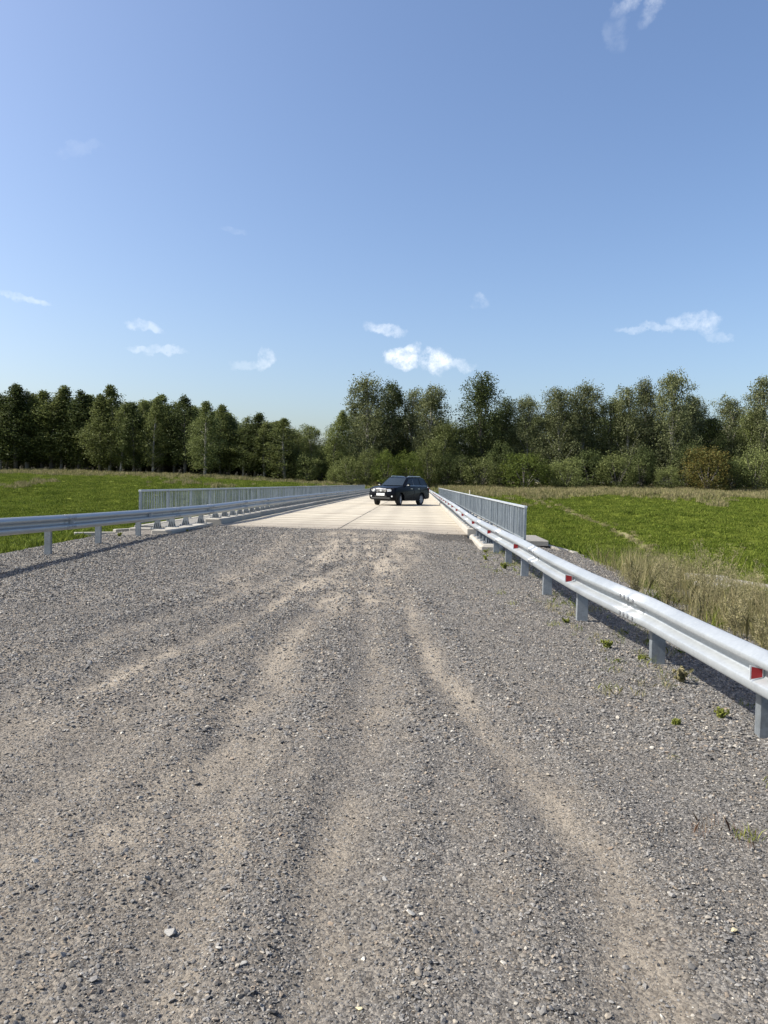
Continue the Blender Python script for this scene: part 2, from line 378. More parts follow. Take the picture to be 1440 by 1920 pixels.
def turf():
    m_, t = new_mat('turf'); g_ = t.n('ShaderNodeNewGeometry'); P = g_.outputs['Position']
    n_a = t.n('ShaderNodeTexNoise', {'Vector': P, 'Scale': .09, 'Detail': 5.0, 'Roughness': .6})
    n_b = t.n('ShaderNodeTexNoise', {'Vector': P, 'Scale': 1.6, 'Detail': 8.0, 'Roughness': .72})
    n_c = t.n('ShaderNodeTexNoise', {'Vector': P, 'Scale': 9.0, 'Detail': 5.0, 'Roughness': .7})
    f = t.m('ADD', t.m('MULTIPLY', n_b.outputs['Fac'], .6), t.m('MULTIPLY', n_a.outputs['Fac'], .4))
    gr = t.ramp(f, [(.34, (.060, .082, .011)), (.5, (.130, .158, .022)), (.66, (.195, .215, .040))])
    dr = t.ramp(n_c.outputs['Fac'], [(.3, (.15, .14, .065)), (.7, (.32, .28, .17))])
    at = t.n('ShaderNodeAttribute', attribute_name='dry')
    fm = t.n('ShaderNodeMapRange', {'Value': t.m('ADD', at.outputs['Fac'], t.m('MULTIPLY', t.m('SUBTRACT', n_b.outputs['Fac'], .5), 1.1)), 1: .35, 2: .75})
    col = t.mix(fm.outputs[0], gr, dr)
    so_ = t.n('ShaderNodeAttribute', attribute_name='soil')
    col = t.mix(t.m('MULTIPLY', so_.outputs['Fac'], .85), col, (.15, .135, .115))
    bp = t.n('ShaderNodeBump', {'Height': t.m('ADD', n_b.outputs['Fac'], t.m('MULTIPLY', n_c.outputs['Fac'], .5)), 'Strength': .9, 'Distance': .25})
    b = t.n('ShaderNodeBsdfPrincipled', {'Base Color': col, 'Roughness': 1.0, 'Normal': bp.outputs[0], 'Specular IOR Level': .1})
    finish(t, b.outputs[0]); return m_
M_turf = turf()

def leafy(name, stops, transl=.35, nscale=None, rnd=.18, rough=.6):
    """foliage: real leaf colours, varied leaf by leaf, clump by clump and plant by plant"""
    m_, t = new_mat(name); g_ = t.n('ShaderNodeNewGeometry'); oi = t.n('ShaderNodeObjectInfo')
    nz = t.n('ShaderNodeTexNoise', {'Vector': g_.outputs['Position'], 'Scale': nscale or .55, 'Detail': 4.0})
    f = t.m('ADD', t.m('MULTIPLY', g_.outputs['Random Per Island'], .45), t.m('MULTIPLY', nz.outputs['Fac'], .55))
    col = t.ramp(f, stops)
    k = t.n('ShaderNodeMapRange', {'Value': oi.outputs['Random'], 3: 1 - rnd, 4: 1 + rnd}).outputs[0]
    cc = t.n('ShaderNodeVectorMath', {0: col, 'Scale': k}, operation='SCALE').outputs[0]
    b = t.n('ShaderNodeBsdfPrincipled', {'Base Color': cc, 'Roughness': rough, 'Specular IOR Level': .12})
    tr = t.n('ShaderNodeBsdfTranslucent', {'Color': cc})
    mx = t.n('ShaderNodeMixShader', {0: transl, 1: b.outputs[0], 2: tr.outputs[0]})
    finish(t, mx.outputs[0]); return m_
M_lbirch = leafy('birch_leaves', [(.25, (.060, .078, .024)), (.5, (.132, .156, .052)), (.75, (.225, .25, .095))])
M_lbright = leafy('bright_birch_leaves', [(.25, (.085, .11, .035)), (.5, (.15, .18, .06)), (.75, (.22, .25, .10))])
M_lgrey = leafy('silvery_leaves', [(.25, (.060, .072, .030)), (.5, (.125, .142, .062)), (.75, (.225, .238, .125))])
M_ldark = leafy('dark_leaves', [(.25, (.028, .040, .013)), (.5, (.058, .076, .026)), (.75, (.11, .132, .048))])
M_lbush = leafy('bush_leaves', [(.25, (.050, .075, .015)), (.5, (.095, .125, .025)), (.8, (.14, .165, .04))])
M_lorange = leafy('autumn_leaves', [(.25, (.05, .05, .016)), (.42, (.10, .085, .024)), (.50, (.085, .100, .030)), (.62, (.15, .11, .030)), (.75, (.11, .125, .04))])
M_gblade = leafy('grass_blades', [(.32, (.060, .090, .011)), (.5, (.120, .165, .022)), (.68, (.195, .230, .040))], .3, .33, .22)
M_dblade = leafy('dry_grass_blades', [(.25, (.11, .125, .04)), (.5, (.22, .205, .095)), (.78, (.38, .32, .19))], .25, .6, .2)
M_weed = leafy('dry_weed', [(.2, (.13, .13, .055)), (.5, (.24, .22, .115)), (.8, (.38, .33, .20))], .2, 9, .15)
M_weedg = leafy('green_weed', [(.2, (.13, .16, .035)), (.5, (.24, .27, .06)), (.8, (.36, .37, .11))], .3, 9, .15)
M_redgr = leafy('reddish_grass', [(.2, (.14, .08, .06)), (.5, (.22, .14, .10)), (.8, (.32, .25, .16))], .2, 9, .1)

def bark(name, lo, hi):
    m_, t = new_mat(name); g_ = t.n('ShaderNodeNewGeometry')
    mp = t.n('ShaderNodeMapping', {'Vector': g_.outputs['Position'], 'Scale': (1, 1, 2.5)})
    nz = t.n('ShaderNodeTexNoise', {'Vector': mp.outputs[0], 'Scale': 3.0, 'Detail': 5.0})
    col = t.ramp(nz.outputs['Fac'], [(.38, lo), (.52, hi)])
    b = t.n('ShaderNodeBsdfPrincipled', {'Base Color': col, 'Roughness': .9}); finish(t, b.outputs[0]); return m_
M_bbirch = bark('birch_bark', (.12, .11, .10), (.36, .34, .31))
M_bgrey = bark('grey_bark', (.06, .055, .045), (.12, .11, .095))

# ------------------------------------------------------------------ terrain sheet
def axis(lo, hi, dlo, dhi, st, grow=1.16, mx=120):
    a = list(np.arange(dlo, dhi + st * .5, st)); s_ = st; v = dlo; pre = []
    while v > lo: s_ = min(s_ * grow, mx); v -= s_; pre.append(v)
    s_ = st; v = dhi; post = []
    while v < hi: s_ = min(s_ * grow, mx); v += s_; post.append(v)
    return np.array(pre[::-1] + a + post)
ax_x = axis(-2200, 2200, -95, 90, .62); ax_y = axis(-300, 4200, 14, 170, .62)
X, Y = np.meshgrid(ax_x, ax_y); Z = z_terr(X, Y)
me = grid_mesh('ground', X, Y, Z, M_turf)

def dry_mask(x, y):
    right = sstep(0, 14, x + 2)
    y0 = 137 - 17 * right + (fbm(x * .05, y * .0 + 3, 2, 21) - .5) * 16
    d = sstep(y0 - 9, y0 + 12, y)
    d = np.maximum(d * (.30 + .65 * right), (fbm(x * .12, y * .12, 3, 33) - .62) * 2.0)
    sh = sstep(2.6, 3.6, x) * (1 - sstep(7.5, 9.0, x)) * (1 - sstep(15.5, 18, y))
    return np.clip(np.maximum(d, sh * .95), 0, 1)

def add_attr(me, name, vals):
    a = me.attributes.new(name, 'FLOAT', 'POINT'); a.data.foreach_set('value', np.asarray(vals, np.float32).ravel())
# a trodden path running down the right bank
PATH = np.array([[16.5, 120.], [20, 104], [22.5, 85], [21.5, 66], [19, 50]])
def path_mask(x, y):
    px = np.interp(y, PATH[::-1, 1], PATH[::-1, 0]) + (fbm(y * .2, y * 0, 2, 8) - .5) * 1.6
    return np.exp(-((x - px) / .75) ** 2) * (y > 46) * (y < 118)
add_attr(me, 'dry', np.clip(dry_mask(X, Y) + path_mask(X, Y) * .55, 0, 1))
add_attr(me, 'soil', np.clip((sstep(0, 1, X + 10.2) * sstep(0, 1.0, 5.4 - X)) * (Y < 24.5) + ((np.abs(X + 2.5) < 4.6) & (Y > 108) & (Y < 190)) * .8, 0, 1))
tag(ob('ground', me), kind='structure', label='green grassy valley ground with a dry strip below the trees')

# ------------------------------------------------------------------ gravel road
# wheel tracks traced on the ground: (x, y) in metres, half width, strength
import itertools
TR = [([(-1.3, 19), (-1.05, 15.7), (-.32, 10.8), (-.03, 8.15), (.18, 6.55), (.46, 5.13), (.68, 4.15), (.78, 3.37), (.82, 2.91), (.8, 2.44), (.78, 2.0)], .17, .88),
      ([(-1.6, 19), (-1.32, 15.7), (-1.26, 9.7), (-1.31, 7.4), (-1.21, 5.7), (-1.11, 4.74), (-1.15, 4.0), (-1.3, 3.3)], .20, .84),
      ([(-1.7, 19), (-1.5, 14.6), (-1.77, 9.4), (-2.08, 7.55), (-2.33, 6.4), (-2.44, 5.56)], .18, .66),
      ([(-2.2, 19), (-1.91, 14.5), (-2.58, 9.86), (-3.08, 7.5), (-3.14, 5.9)], .2, .55),
      ([(-1.2, 18), (-.82, 12.4), (-.36, 6.48), (-.28, 4.54), (-.33, 3.47), (-.34, 2.81), (-.3, 2.24), (-.3, 1.8)], .17, .62),
      ([(-1.36, 6.7), (-1.15, 4.44), (-1.13, 3.35), (-1.1, 2.58), (-1.09, 2.0)], .24, .62),
      ([(-1.02, 4.46), (-.84, 3.37), (-.79, 2.7), (-.71, 2.0)], .15, .66),
      ([(-.55, 12.5), (-.05, 7.6), (.2, 5.1), (.36, 3.84), (.38, 2.87)], .12, .42),
      ([(-1.86, 6.1), (-1.78, 4.2), (-1.74, 3.29), (-1.6, 2.4)], .22, .55),
      ([(-2.3, 21), (-1.9, 16), (-1.5, 11)], .95, .85), ([(-.3, 21), (-.5, 16), (-.55, 10)], .6, .85), ([(-3.6, 21), (-3.0, 15), (-2.6, 11)], .7, .6), ([(-1.2, 21.5), (-1.1, 14), (-1.0, 9)], .8, .7)]
def poly_dist(x, y, pts):
    d = np.full(x.shape, 1e9)
    for (ax, ay), (bx, by) in zip(pts[:-1], pts[1:]):
        vx, vy = bx - ax, by - ay; L2 = vx * vx + vy * vy
        t_ = np.clip(((x - ax) * vx + (y - ay) * vy) / L2, 0, 1)
        d = np.minimum(d, np.hypot(x - ax - t_ * vx, y - ay - t_ * vy))
    return d
def dust_f(x, y):
    x = np.asarray(x, float); y = np.asarray(y, float)
    wob = (fbm(x * 1.3, y * 1.3, 3, 50) - .5)
    m_ = np.zeros(x.shape)
    for pts, hw_, s_ in TR:
        d = poly_dist(x + wob * .10, y, pts); m_ = np.maximum(m_, s_ * np.exp(-(d / hw_) ** 2 * .9))
    left = sstep(.4, -1.0, x) * (1 - sstep(5.5, 9, y)) * .34 + .12
    m_ = m_ * np.clip(.15 + 1.65 * fbm(x * 5.0, y * 1.2, 4, 63), .25, 1.25); m_ = np.maximum(m_, left) + (fbm(x * 1.3, y * .5, 4, 61) - .5) * .45 + (fbm(x * 8, y * 4, 4, 67) - .5) * .55
    m_ = m_ * .85 * (1 - sstep(1.3, 2.0, x) * .7)
    return np.clip(m_, 0, 1)
TRACKS_IN = [t for t in TR if t[1] < .25 and t[2] > .5]
def road_surface(x, y):
    z = z_road(x, y); dm = np.zeros(x.shape)
    for pts, hw_, s_ in TRACKS_IN:
        d = poly_dist(x, y, pts); dm = dm - .018 * np.exp(-(d / hw_) ** 2) + .016 * np.exp(-((d - hw_ * 1.9) / (hw_ * .7)) ** 2)
    z = z + np.clip(dm, -.024, .022)
    z = z + (fbm(x * 2.2, y * 2.2, 3, 71) - .5) * .022 + (fbm(x * 11, y * 11, 3, 75) - .5) * .016
    e_r = 5.4 + (fbm(y * .8, x * 0, 3, 81) - .5) * 1.6; e_l = -9.7 + (fbm(y * .8, x * 0 + 9, 3, 83) - .5) * 1.4
    z = z - np.maximum(x - e_r, 0) * .5 - np.maximum(e_l - x, 0) * .5
    ye = 22.55 + (fbm(x * 1.1, x * 0, 4, 91) - .5) * .9 - sstep(-1.5, 1.2, x) * .75 - sstep(1.35, 1.5, x) * 1.0 - sstep(-6.3, -6.5, x) * .3
    z = z - np.maximum(y - ye, 0) * .9
    # gravel thins out on the slabs
    z = np.where((y > 21.85) & (x > -6.35) & (x < 1.42), z + .014, z)
    z = np.where((x < -8.0) & (y > 20.9), z - (y - 20.9) * .35, z)
    z = np.where((x > 2.1) & (y > 20.6), z - (y - 20.6) * .06, z)
    return z
gx = np.concatenate([np.arange(-12, -4.5, .09), np.arange(-4.5, 3.0, .03), np.arange(3.0, 7.6, .08)])
gy = [-6.0]
while gy[-1] < 23.9:
    y_ = gy[-1]; gy.append(y_ + (.5 if y_ < 1 else (.028 if y_ < 6 else (.05 if y_ < 12 else .07))))
gy = np.array(gy); X, Y = np.meshgrid(gx, gy); Z = road_surface(X, Y)
me = grid_mesh('gravel_road', X, Y, Z, M_gravel)
add_attr(me, 'dust', dust_f(X, Y))
stn = np.exp(-(((X - .95) / .85) ** 2 + ((Y - 20.7) / 1.3) ** 2)) * 1.5
add_attr(me, 'stain', np.clip(stn, 0, 1))
tag(ob('gravel_road', me), kind='structure', label='grey gravel road with dusty brown wheel tracks leading to the bridge')
# the road goes on beyond the bridge
fx = np.linspace(-7.0, 2.0, 19); fy = np.linspace(111.9, 188, 60); X, Y = np.meshgrid(fx, fy)
Z = -.03 + np.maximum(Y - 120, 0) * .03 + (fbm(X, Y, 3, 3) - .5) * .05 - (np.abs(X + 2.5) > 4.2) * .5
me = grid_mesh('far_road', X, Y, Z, M_gravel)
add_attr(me, 'dust', np.full(X.size, .7)); add_attr(me, 'stain', np.zeros(X.size))
tag(ob('road', me), kind='structure', label='gravel road beyond the far end of the bridge')

# ------------------------------------------------------------------ scatter by geometry nodes (only for stuff nobody could count)
def scatter(name, P, ROT, SCL, protos, label):
    me = bpy.data.meshes.new(name); n = len(P); me.vertices.add(n)
    me.vertices.foreach_set('co', np.asarray(P, np.float32).ravel())
    a = me.attributes.new('rot', 'FLOAT_VECTOR', 'POINT'); a.data.foreach_set('vector', np.asarray(ROT, np.float32).ravel())
    SCL = np.asarray(SCL, np.float32)
    if SCL.ndim == 1: SCL = np.repeat(SCL[:, None], 3, 1)
    a = me.attributes.new('scl', 'FLOAT_VECTOR', 'POINT'); a.data.foreach_set('vector', np.ascontiguousarray(SCL).ravel())
    a = me.attributes.new('idx', 'INT', 'POINT'); a.data.foreach_set('value', RNG.integers(0, len(protos), n).astype(np.int32))
    col = bpy.data.collections.new(name + '_kinds')
    for i, m_ in enumerate(protos):
        col.objects.link(bpy.data.objects.new('%s_kind_%02d' % (name, i), m_))
    g = bpy.data.node_groups.new(name + '_scatter', 'GeometryNodeTree')
    g.interface.new_socket('Geometry', in_out='INPUT', socket_type='NodeSocketGeometry')
    g.interface.new_socket('Geometry', in_out='OUTPUT', socket_type='NodeSocketGeometry')
    t = NT(g); gi = t.n('NodeGroupInput')
    ci = t.n('GeometryNodeCollectionInfo'); ci.inputs[0].default_value = col; ci.inputs[1].default_value = True; ci.inputs[2].default_value = True
    ar = t.n('GeometryNodeInputNamedAttribute', {0: 'rot'}, data_type='FLOAT_VECTOR')
    as_ = t.n('GeometryNodeInputNamedAttribute', {0: 'scl'}, data_type='FLOAT_VECTOR')
    ai = t.n('GeometryNodeInputNamedAttribute', {0: 'idx'}, data_type='INT')
    e2r = t.n('FunctionNodeEulerToRotation', {0: ar.outputs[0]})
    ip = t.n('GeometryNodeInstanceOnPoints')
    L = g.links.new
    L(gi.outputs[0], ip.inputs['Points']); L(ci.outputs[0], ip.inputs['Instance']); ip.inputs['Pick Instance'].default_value = True
    L(ai.outputs[0], ip.inputs['Instance Index']); L(e2r.outputs[0], ip.inputs['Rotation']); L(as_.outputs[0], ip.inputs['Scale'])
    go = t.n('NodeGroupOutput'); L(ip.outputs[0], go.inputs[0])
    o = ob(name, me); md = o.modifiers.new('scatter', 'NODES'); md.node_group = g
    tag(o, label, None, None, 'stuff'); return o

# ------------------------------------------------------------------ crushed stone
def stone_mesh(seed, mat=None, lod=1):
    r_ = random.Random(seed); bm = bmesh.new(); bmesh.ops.create_icosphere(bm, subdivisions=lod, radius=1.0)
    planes = []
    for k in range(9):
        n = Vector((r_.gauss(0, 1), r_.gauss(0, 1), r_.gauss(0, 1))).normalized(); planes.append((n, r_.uniform(.34, .72)))
    for v in bm.verts:
        for n, d in planes:
            q = v.co.dot(n)
            if q > d: v.co -= n * (q - d)
        v.co.x *= 1.0; v.co.y *= r_sy; v.co.z *= r_sz
    bmesh.ops.remove_doubles(bm, verts=bm.verts, dist=.04)
    me = bpy.data.meshes.new('stone'); bm.to_mesh(me); bm.free(); me.materials.append(mat or M_stone); return me
STONES = []
for k in range(12):
    r_sy = random.uniform(.6, .95); r_sz = random.uniform(.26, .48); STONES.append(stone_mesh(100 + k))

def stain_f(x, y): return np.clip(1.3 * np.exp(-(((x - .95) / .85) ** 2 + ((y - 20.6) / 1.3) ** 2)), 0, 1)
def zone(y0, y1, per_m2, smin, smax, dens_dust, seed, margin=1.2, xlo=-9.5, xhi=5.6, power=1.6, coarse=None):
    rg = np.random.default_rng(seed)
    def half(y): return .62 * y + margin
    W_ = lambda y: (max(xlo, -half(y)), min(xhi, half(y)))
    xl, xh = W_(y1); n = int((xh - xl) * (y1 - y0) * per_m2)
    x = rg.uniform(xl, xh, n); y = rg.uniform(y0, y1, n)
    k = (x > np.maximum(xlo, -.66 * y - margin)) & (x < np.minimum(xhi, .60 * y + margin))
    x, y = x[k], y[k]
    keep = rg.uniform(0, 1, len(x)) < (1 - dens_dust * np.clip(dust_f(x, y) * 1.25, 0, 1)) * (.45 + .9 * fbm(x * 1.7, y * 1.3, 3, 95))
    x, y = x[keep], y[keep]
    s_ = smin + (smax - smin) * rg.uniform(0, 1, len(x)) ** power
    if coarse is not None: s_ = s_ * coarse(x, y)
    dr = np.zeros(len(x))
    for pts, hw_, q_ in TRACKS_IN: dr = np.maximum(dr, np.exp(-((poly_dist(x, y, pts) - hw_ * 2.0) / (hw_ * .7)) ** 2))
    s_ = s_ * (.92 + .32 * dr)
    z = road_surface(x, y) + s_ * rg.uniform(-.02, .2, len(x))
    tl = np.interp(y, [4, 9, 20], [.3, .42, .55]); rot = np.stack([rg.normal(0, 1, len(x)) * tl, rg.normal(0, 1, len(x)) * tl, rg.uniform(0, 6.283, len(x))], 1)
    keep = rg.uniform(0, 1, len(x)) > stain_f(x, y) * .9
    x, y, z, rot, s_ = x[keep], y[keep], z[keep], rot[keep], s_[keep]
    return np.stack([x, y, z], 1), rot, s_ * .5
def coarse(x, y): return 1 + .25 * sstep(-2.5, -4.5, x) + .30 * sstep(1.0, 1.8, x) * (y < 8)
Z_ = [zone(1.5, 4.6, 9000, .005, .013, .3, 1, .5), zone(1.5, 4.6, 2300, .011, .027, .55, 2, .5, power=1.8, coarse=coarse),
      zone(1.5, 4.6, 45, .026, .047, .3, 3, .5, power=2), zone(4.6, 9, 3600, .010, .022, .4, 4, .6, coarse=coarse), zone(4.6, 9, 1100, .02, .042, .65, 5, .6, power=2, coarse=coarse),
      zone(4.6, 9, 22, .035, .065, .3, 6), zone(9, 14.5, 1300, .022, .050, .75, 7, coarse=coarse), zone(14.5, 22.4, 700, .03, .06, .8, 8, coarse=coarse)]
rg = np.random.default_rng(12); n = 2600; x = rg.uniform(-6.2, 1.3, n); y = 22.1 + rg.exponential(1.1, n); s_ = rg.uniform(.012, .034, n) * (1 - .3 * (y > 24)); k = (y < 29) & (rg.uniform(0, 1, n) < fbm(x * 1.2, y * .6, 3, 5) * 1.3); x, y, s_ = x[k], y[k], s_[k]
Z_.append((np.stack([x, y, np.maximum(road_surface(x, y), 0) + s_ * .12], 1), np.stack([rg.normal(0, .3, len(x)), rg.normal(0, .3, len(x)), rg.uniform(0, 6.28, len(x))], 1), s_ * .5))
P = np.concatenate([a[0] for a in Z_]); RO = np.concatenate([a[1] for a in Z_]); S_ = np.concatenate([a[2] for a in Z_])
k = ~((P[:, 1] > 21.9) & ((P[:, 0] > 1.35) | (P[:, 0] < -6.4))); P, RO, S_ = P[k], RO[k], S_[k]
k = ~((P[:, 1] > 17.9) & (P[:, 0] > 1.42) & (P[:, 0] < 2.1)); P, RO, S_ = P[k], RO[k], S_[k]
k = ~((P[:, 1] > 19.5) & (P[:, 0] < -6.5) & (P[:, 0] > -8.3)); P, RO, S_ = P[k], RO[k], S_[k]
scatter('gravel', P, RO, S_, STONES, 'loose grey crushed stone covering the road')
print('stones', len(P))

# single larger stones that stand out
r_sy = .78; r_sz = .55; BIG = [stone_mesh(k_, M_bigstone, 2) for k_ in (7, 8, 9)]
BIGS = [((-.86, 2.62), .032, M_bigstone, 'largest grey stone lying alone on the brown dust at lower left'),
        ((1.21, 2.78), .021, M_yelstone, 'yellowish flat stone on dark gravel near the right edge'),
        ((.33, 2.52), .015, M_palestone, 'small pale stone at the foot of the right wheel track'),
        ((-1.24, 4.05), .019, M_palestone, 'cream chip on the dusty ground at left'),
        ((-.10, 3.02), .017, M_bigstone, 'dark squarish stone beside the brown central dust band'),
        ((-.55, 2.42), .018, M_bigstone, 'flat grey slab of stone in the coarse patch at bottom left'),
        ((.55, 3.1), .014, M_palestone, 'pale chip lying inside the right wheel track'),
        ((-.15, 2.28), .016, M_yelstone, 'tan stone lowest in the middle of the road')]
for i, ((x, y), s_, mt, lb) in enumerate(BIGS):
    m2 = BIG[i % 3].copy(); m2.materials.clear(); m2.materials.append(mt)
    o = ob('stone', m2, None, (x, y, float(road_surface(np.array([x]), np.array([y]))[0]) + s_ * .25), (.1 * i, .15, 1.3 * i), (s_, s_, s_))
    tag(o, lb, 'stone', 'larger stones lying on the gravel')

# ------------------------------------------------------------------ bridge
DECK_Y0, DECK_Y1 = 21.86, 112.0
XL, XR, XM = -6.37, 1.43, -2.46
bridge = empty('bridge', (XM, DECK_Y0, -.25)); tag(bridge, 'long straight bridge with a pale concrete slab deck and kerbs on both sides', 'bridge')
def bpart(name, me, loc, rot=(0, 0, 0)):
    return ob(name, me, bridge, (loc[0] - XM, loc[1] - DECK_Y0, loc[2] + .25), rot)
slab_me = []
for k in range(4):
    m_ = MB(); wv = 3.885; m_.box(-wv / 2, wv / 2, 0, 1.462, -.24, 0, .012); slab_me.append(m_.mesh('deck_slab', M_deck))
ny = int(round((DECK_Y1 - DECK_Y0) / 1.5))
for j in range(ny):
    for s_, cx in ((0, (XL + XM) / 2), (1, (XM + XR) / 2)):
        bpart('deck_slab', slab_me[(j * 2 + s_) % 4], (cx + random.uniform(-.006, .006), DECK_Y0 + j * 1.5 + .01, random.uniform(-.006, .004)), (random.uniform(-.002, .002), random.uniform(-.0012, .0012), random.uniform(-.0015, .0015)))
kb = MB().box(-.27, .27, 0, 2.93, -.2, .17, .02).mesh('kerb_block', M_kerb)
for j in range(30):
    y0 = 22.05 + j * 3.0
    if y0 + 3 > DECK_Y1 + .2: break
    bpart('kerb_block', kb, (XR + .275, y0, random.uniform(-.01, .005)), (0, 0, random.uniform(-.003, .003)))
    bpart('kerb_block', kb, (XL - .275, y0 + 1.85 if j < 29 else y0, random.uniform(-.01, .005)), (0, 0, random.uniform(-.003, .003)))
ws = MB().box(-.66, .66, 0, 2.97, -.2, 0, .01).mesh('walkway_slab', M_old)
wr = MB().box(-.56, .56, 0, 2.97, -.2, 0, .01).mesh('walkway_slab_narrow', M_old)
for j in range(30):
    y0 = 21.4 + j * 3.0
    bpart('walkway_slab', ws, (-7.62, y0, .045 + random.uniform(-.005, .005)))
    bpart('walkway_slab', wr, (2.56, y0, -.10 + random.uniform(-.005, .005)))
g = MB()
for gx_ in (-6.6, -4.2, -1.0, 1.6): g.box(gx_ - .2 - XM, gx_ + .2 - XM, .4, DECK_Y1 - DECK_Y0 - .4, -1.4, -.03)
g.build('girder', simple('girder_steel', (.18, .19, .2), .6, 0, .2, 2), bridge)
for py in (38, 54, 70, 86, 100):
    q = MB(); q.box(-4.6, 4.6, -.5, .5, -2.1, -1.42, .05)
    for px in (-3.2, 0, 3.2): q.tube([(px, 0, -8.0), (px, 0, -2.1)], .4, 12)
    q.build('pier', M_old, bridge, loc=(0, py - DECK_Y0, 0))
for py, s_ in ((23.4, 1), (110.4, -1)):
    MB().box(-5.3, 5.9, 0, .9, -5, -1.42, .04).build('abutment', M_old, bridge, loc=(0, py - DECK_Y0, 0))

# kerb blocks of the approaches (lower than the bridge kerb and set a little outwards)
def block(label, x0, x1, y0, y1, z0, z1, bev=.03, rz=0, cat='kerb block', name='kerb_block', mat=None):
    cx, cy = (x0 + x1) / 2, (y0 + y1) / 2
    m_ = MB(); m_.box(x0 - cx, x1 - cx, y0 - cy, y1 - cy, 0, z1 - z0, bev)
    o = m_.build(name, mat or M_kerb); o.location = (cx, cy, z0); o.rotation_euler = (0, 0, rz); tag(o, label, cat); return o
block('low concrete kerb block under the left guardrail where the gravel ends', -7.16, -6.60, 19.72, 23.75, -.25, .045, .015)
block('low worn concrete kerb block under the right guardrail where the gravel ends', 1.50, 2.05, 18.05, 21.9, -.3, .01, .05)
block('flat pale footing slab under the first kerb block on the left', -7.55, -6.55, 19.35, 19.9, -.25, -.1, .03, cat='concrete slab', name='concrete_slab')

# concrete aprons at both corners
def beam(x0, y0, x1, y1, z, w_=.16, h=.16):
    L = math.hypot(x1 - x0, y1 - y0); m_ = MB().box(0, L, -w_ / 2, w_ / 2, -h, 0, .015); return m_, (x0, y0, z), math.atan2(y1 - y0, x1 - x0)
ap = empty('drain_apron', (3.6, 22.5, -.5)); tag(ap, 'concrete framed drain apron filled with gravel outside the right railing', 'drain apron', 'concrete drain aprons at the bridge corners')
for (x0, y0, x1, y1, z) in ((3.1, 20.95, 4.40, 20.95, -.40), (4.42, 21.05, 3.92, 24.3, -.36), (3.08, 21.1, 3.08, 24.3, -.36)):
    m_, lc, rz = beam(x0, y0, x1, y1, z); o = m_.build('edge_beam', M_kerb, ap); o.location = (lc[0] - 3.6, lc[1] - 22.5, lc[2] + .5); o.rotation_euler = (0, 0, rz)
MB().box(3.17, 3.98, 22.9, 25.4, -.36, -.20, .02).build('cover_slab', M_kerb, ap, loc=(-3.6, -22.5, .5))
gm = road_surface
MB().box(3.17, 4.28, 21.04, 22.9, -.7, -.45, 0).build('gravel_fill', M_gravel, ap, loc=(-3.6, -22.5, .5))
ap2 = empty('drain_apron', (-9.2, 22.2, -.5)); tag(ap2, 'low concrete framed drain apron in the grass outside the left railing', 'drain apron', 'concrete drain aprons at the bridge corners')
for (x0, y0, x1, y1, z) in ((-10.25, 21.0, -7.9, 20.95, -.30), (-10.3, 21.9, -9.35, 22.5, -.24), (-9.33, 22.52, -8.45, 24.3, -.16), (-8.35, 21.1, -8.35, 24.6, -.12)):
    m_, lc, rz = beam(x0, y0, x1, y1, z); o = m_.build('edge_beam', M_kerb, ap2); o.location = (lc[0] + 9.2, lc[1] - 22.2, lc[2] + .5); o.rotation_euler = (0, 0, rz)
MB().box(-8.28, -7.0, 21.0, 21.39, -.3, .0, .02).build('cover_slab', M_old, ap2, loc=(9.2, -22.2, .5))
# broken gutter piece in the weeds
gt = empty('gutter', (6.2, 14.6, -.62)); tag(gt, 'broken concrete gutter piece lying among dry weeds at the right edge', 'gutter')
m_ = MB(); m_.box(-.55, .28, -.07, .07, 0, .20, .02); m_.build('gutter_wall', M_old, gt, loc=(-.28, .55, .18), rot=(0, .0, -.50))
m_ = MB(); m_.box(-.1, .85, -.08, .08, 0, .16, .03); m_.build('gutter_wall', M_old, gt, loc=(-.02, .38, .18), rot=(0, .10, -.45))
m_ = MB(); m_.box(-.6, .9, -.25, .02, 0, .06, .01); m_.build('gutter_floor', M_old, gt, loc=(-.1, .28, .17), rot=(0, .06, -.47))

# ------------------------------------------------------------------ guardrails
PROF = [(.004, .000), (.030, .010), (.076, .034), (.083, .048), (.083, .090), (.077, .102), (.008, .122), (-.002, .132), (-.002, .178), (.006, .186), (.077, .210), (.083, .225), (.083, .250), (.077, .263), (.020, .298), (.004, .311)]
def beam_mesh(pts, side, th=.005, lift=0.0):
    """W profile swept along pts (face base line, bottom z); side=+1 the face looks to +x"""
    V = []; n = len(PROF)
    for i, p in enumerate(pts):
        p = Vector(p); a = Vector(pts[max(i - 1, 0)]); b = Vector(pts[min(i + 1, len(pts) - 1)]); d = (b - a); d.z = 0; d.normalize()
        nx = Vector((d.y, -d.x, 0)) * side
        for o_ in (0, -th):
            for (u, v_) in PROF: V.append(p + nx * (u + o_ + lift) + Vector((0, 0, v_)))
    Fc = []
    for i in range(len(pts) - 1):
        a = i * 2 * n; b = a + 2 * n
        for k in range(n - 1):
            Fc.append((a + k, a + k + 1, b + k + 1, b + k)); Fc.append((a + n + k, b + n + k, b + n + k + 1, a + n + k + 1))
        Fc.append((a, b, b + n, a + n)); Fc.append((a + n - 1, a + 2 * n - 1, b + 2 * n - 1, b + n - 1))
    for e in (0, (len(pts) - 1) * 2 * n):
        for k in range(n - 1): Fc.append((e + k, e + n + k, e + n + k + 1, e + k + 1))
    return mk_mesh('beam', V, Fc, M_rail, True)

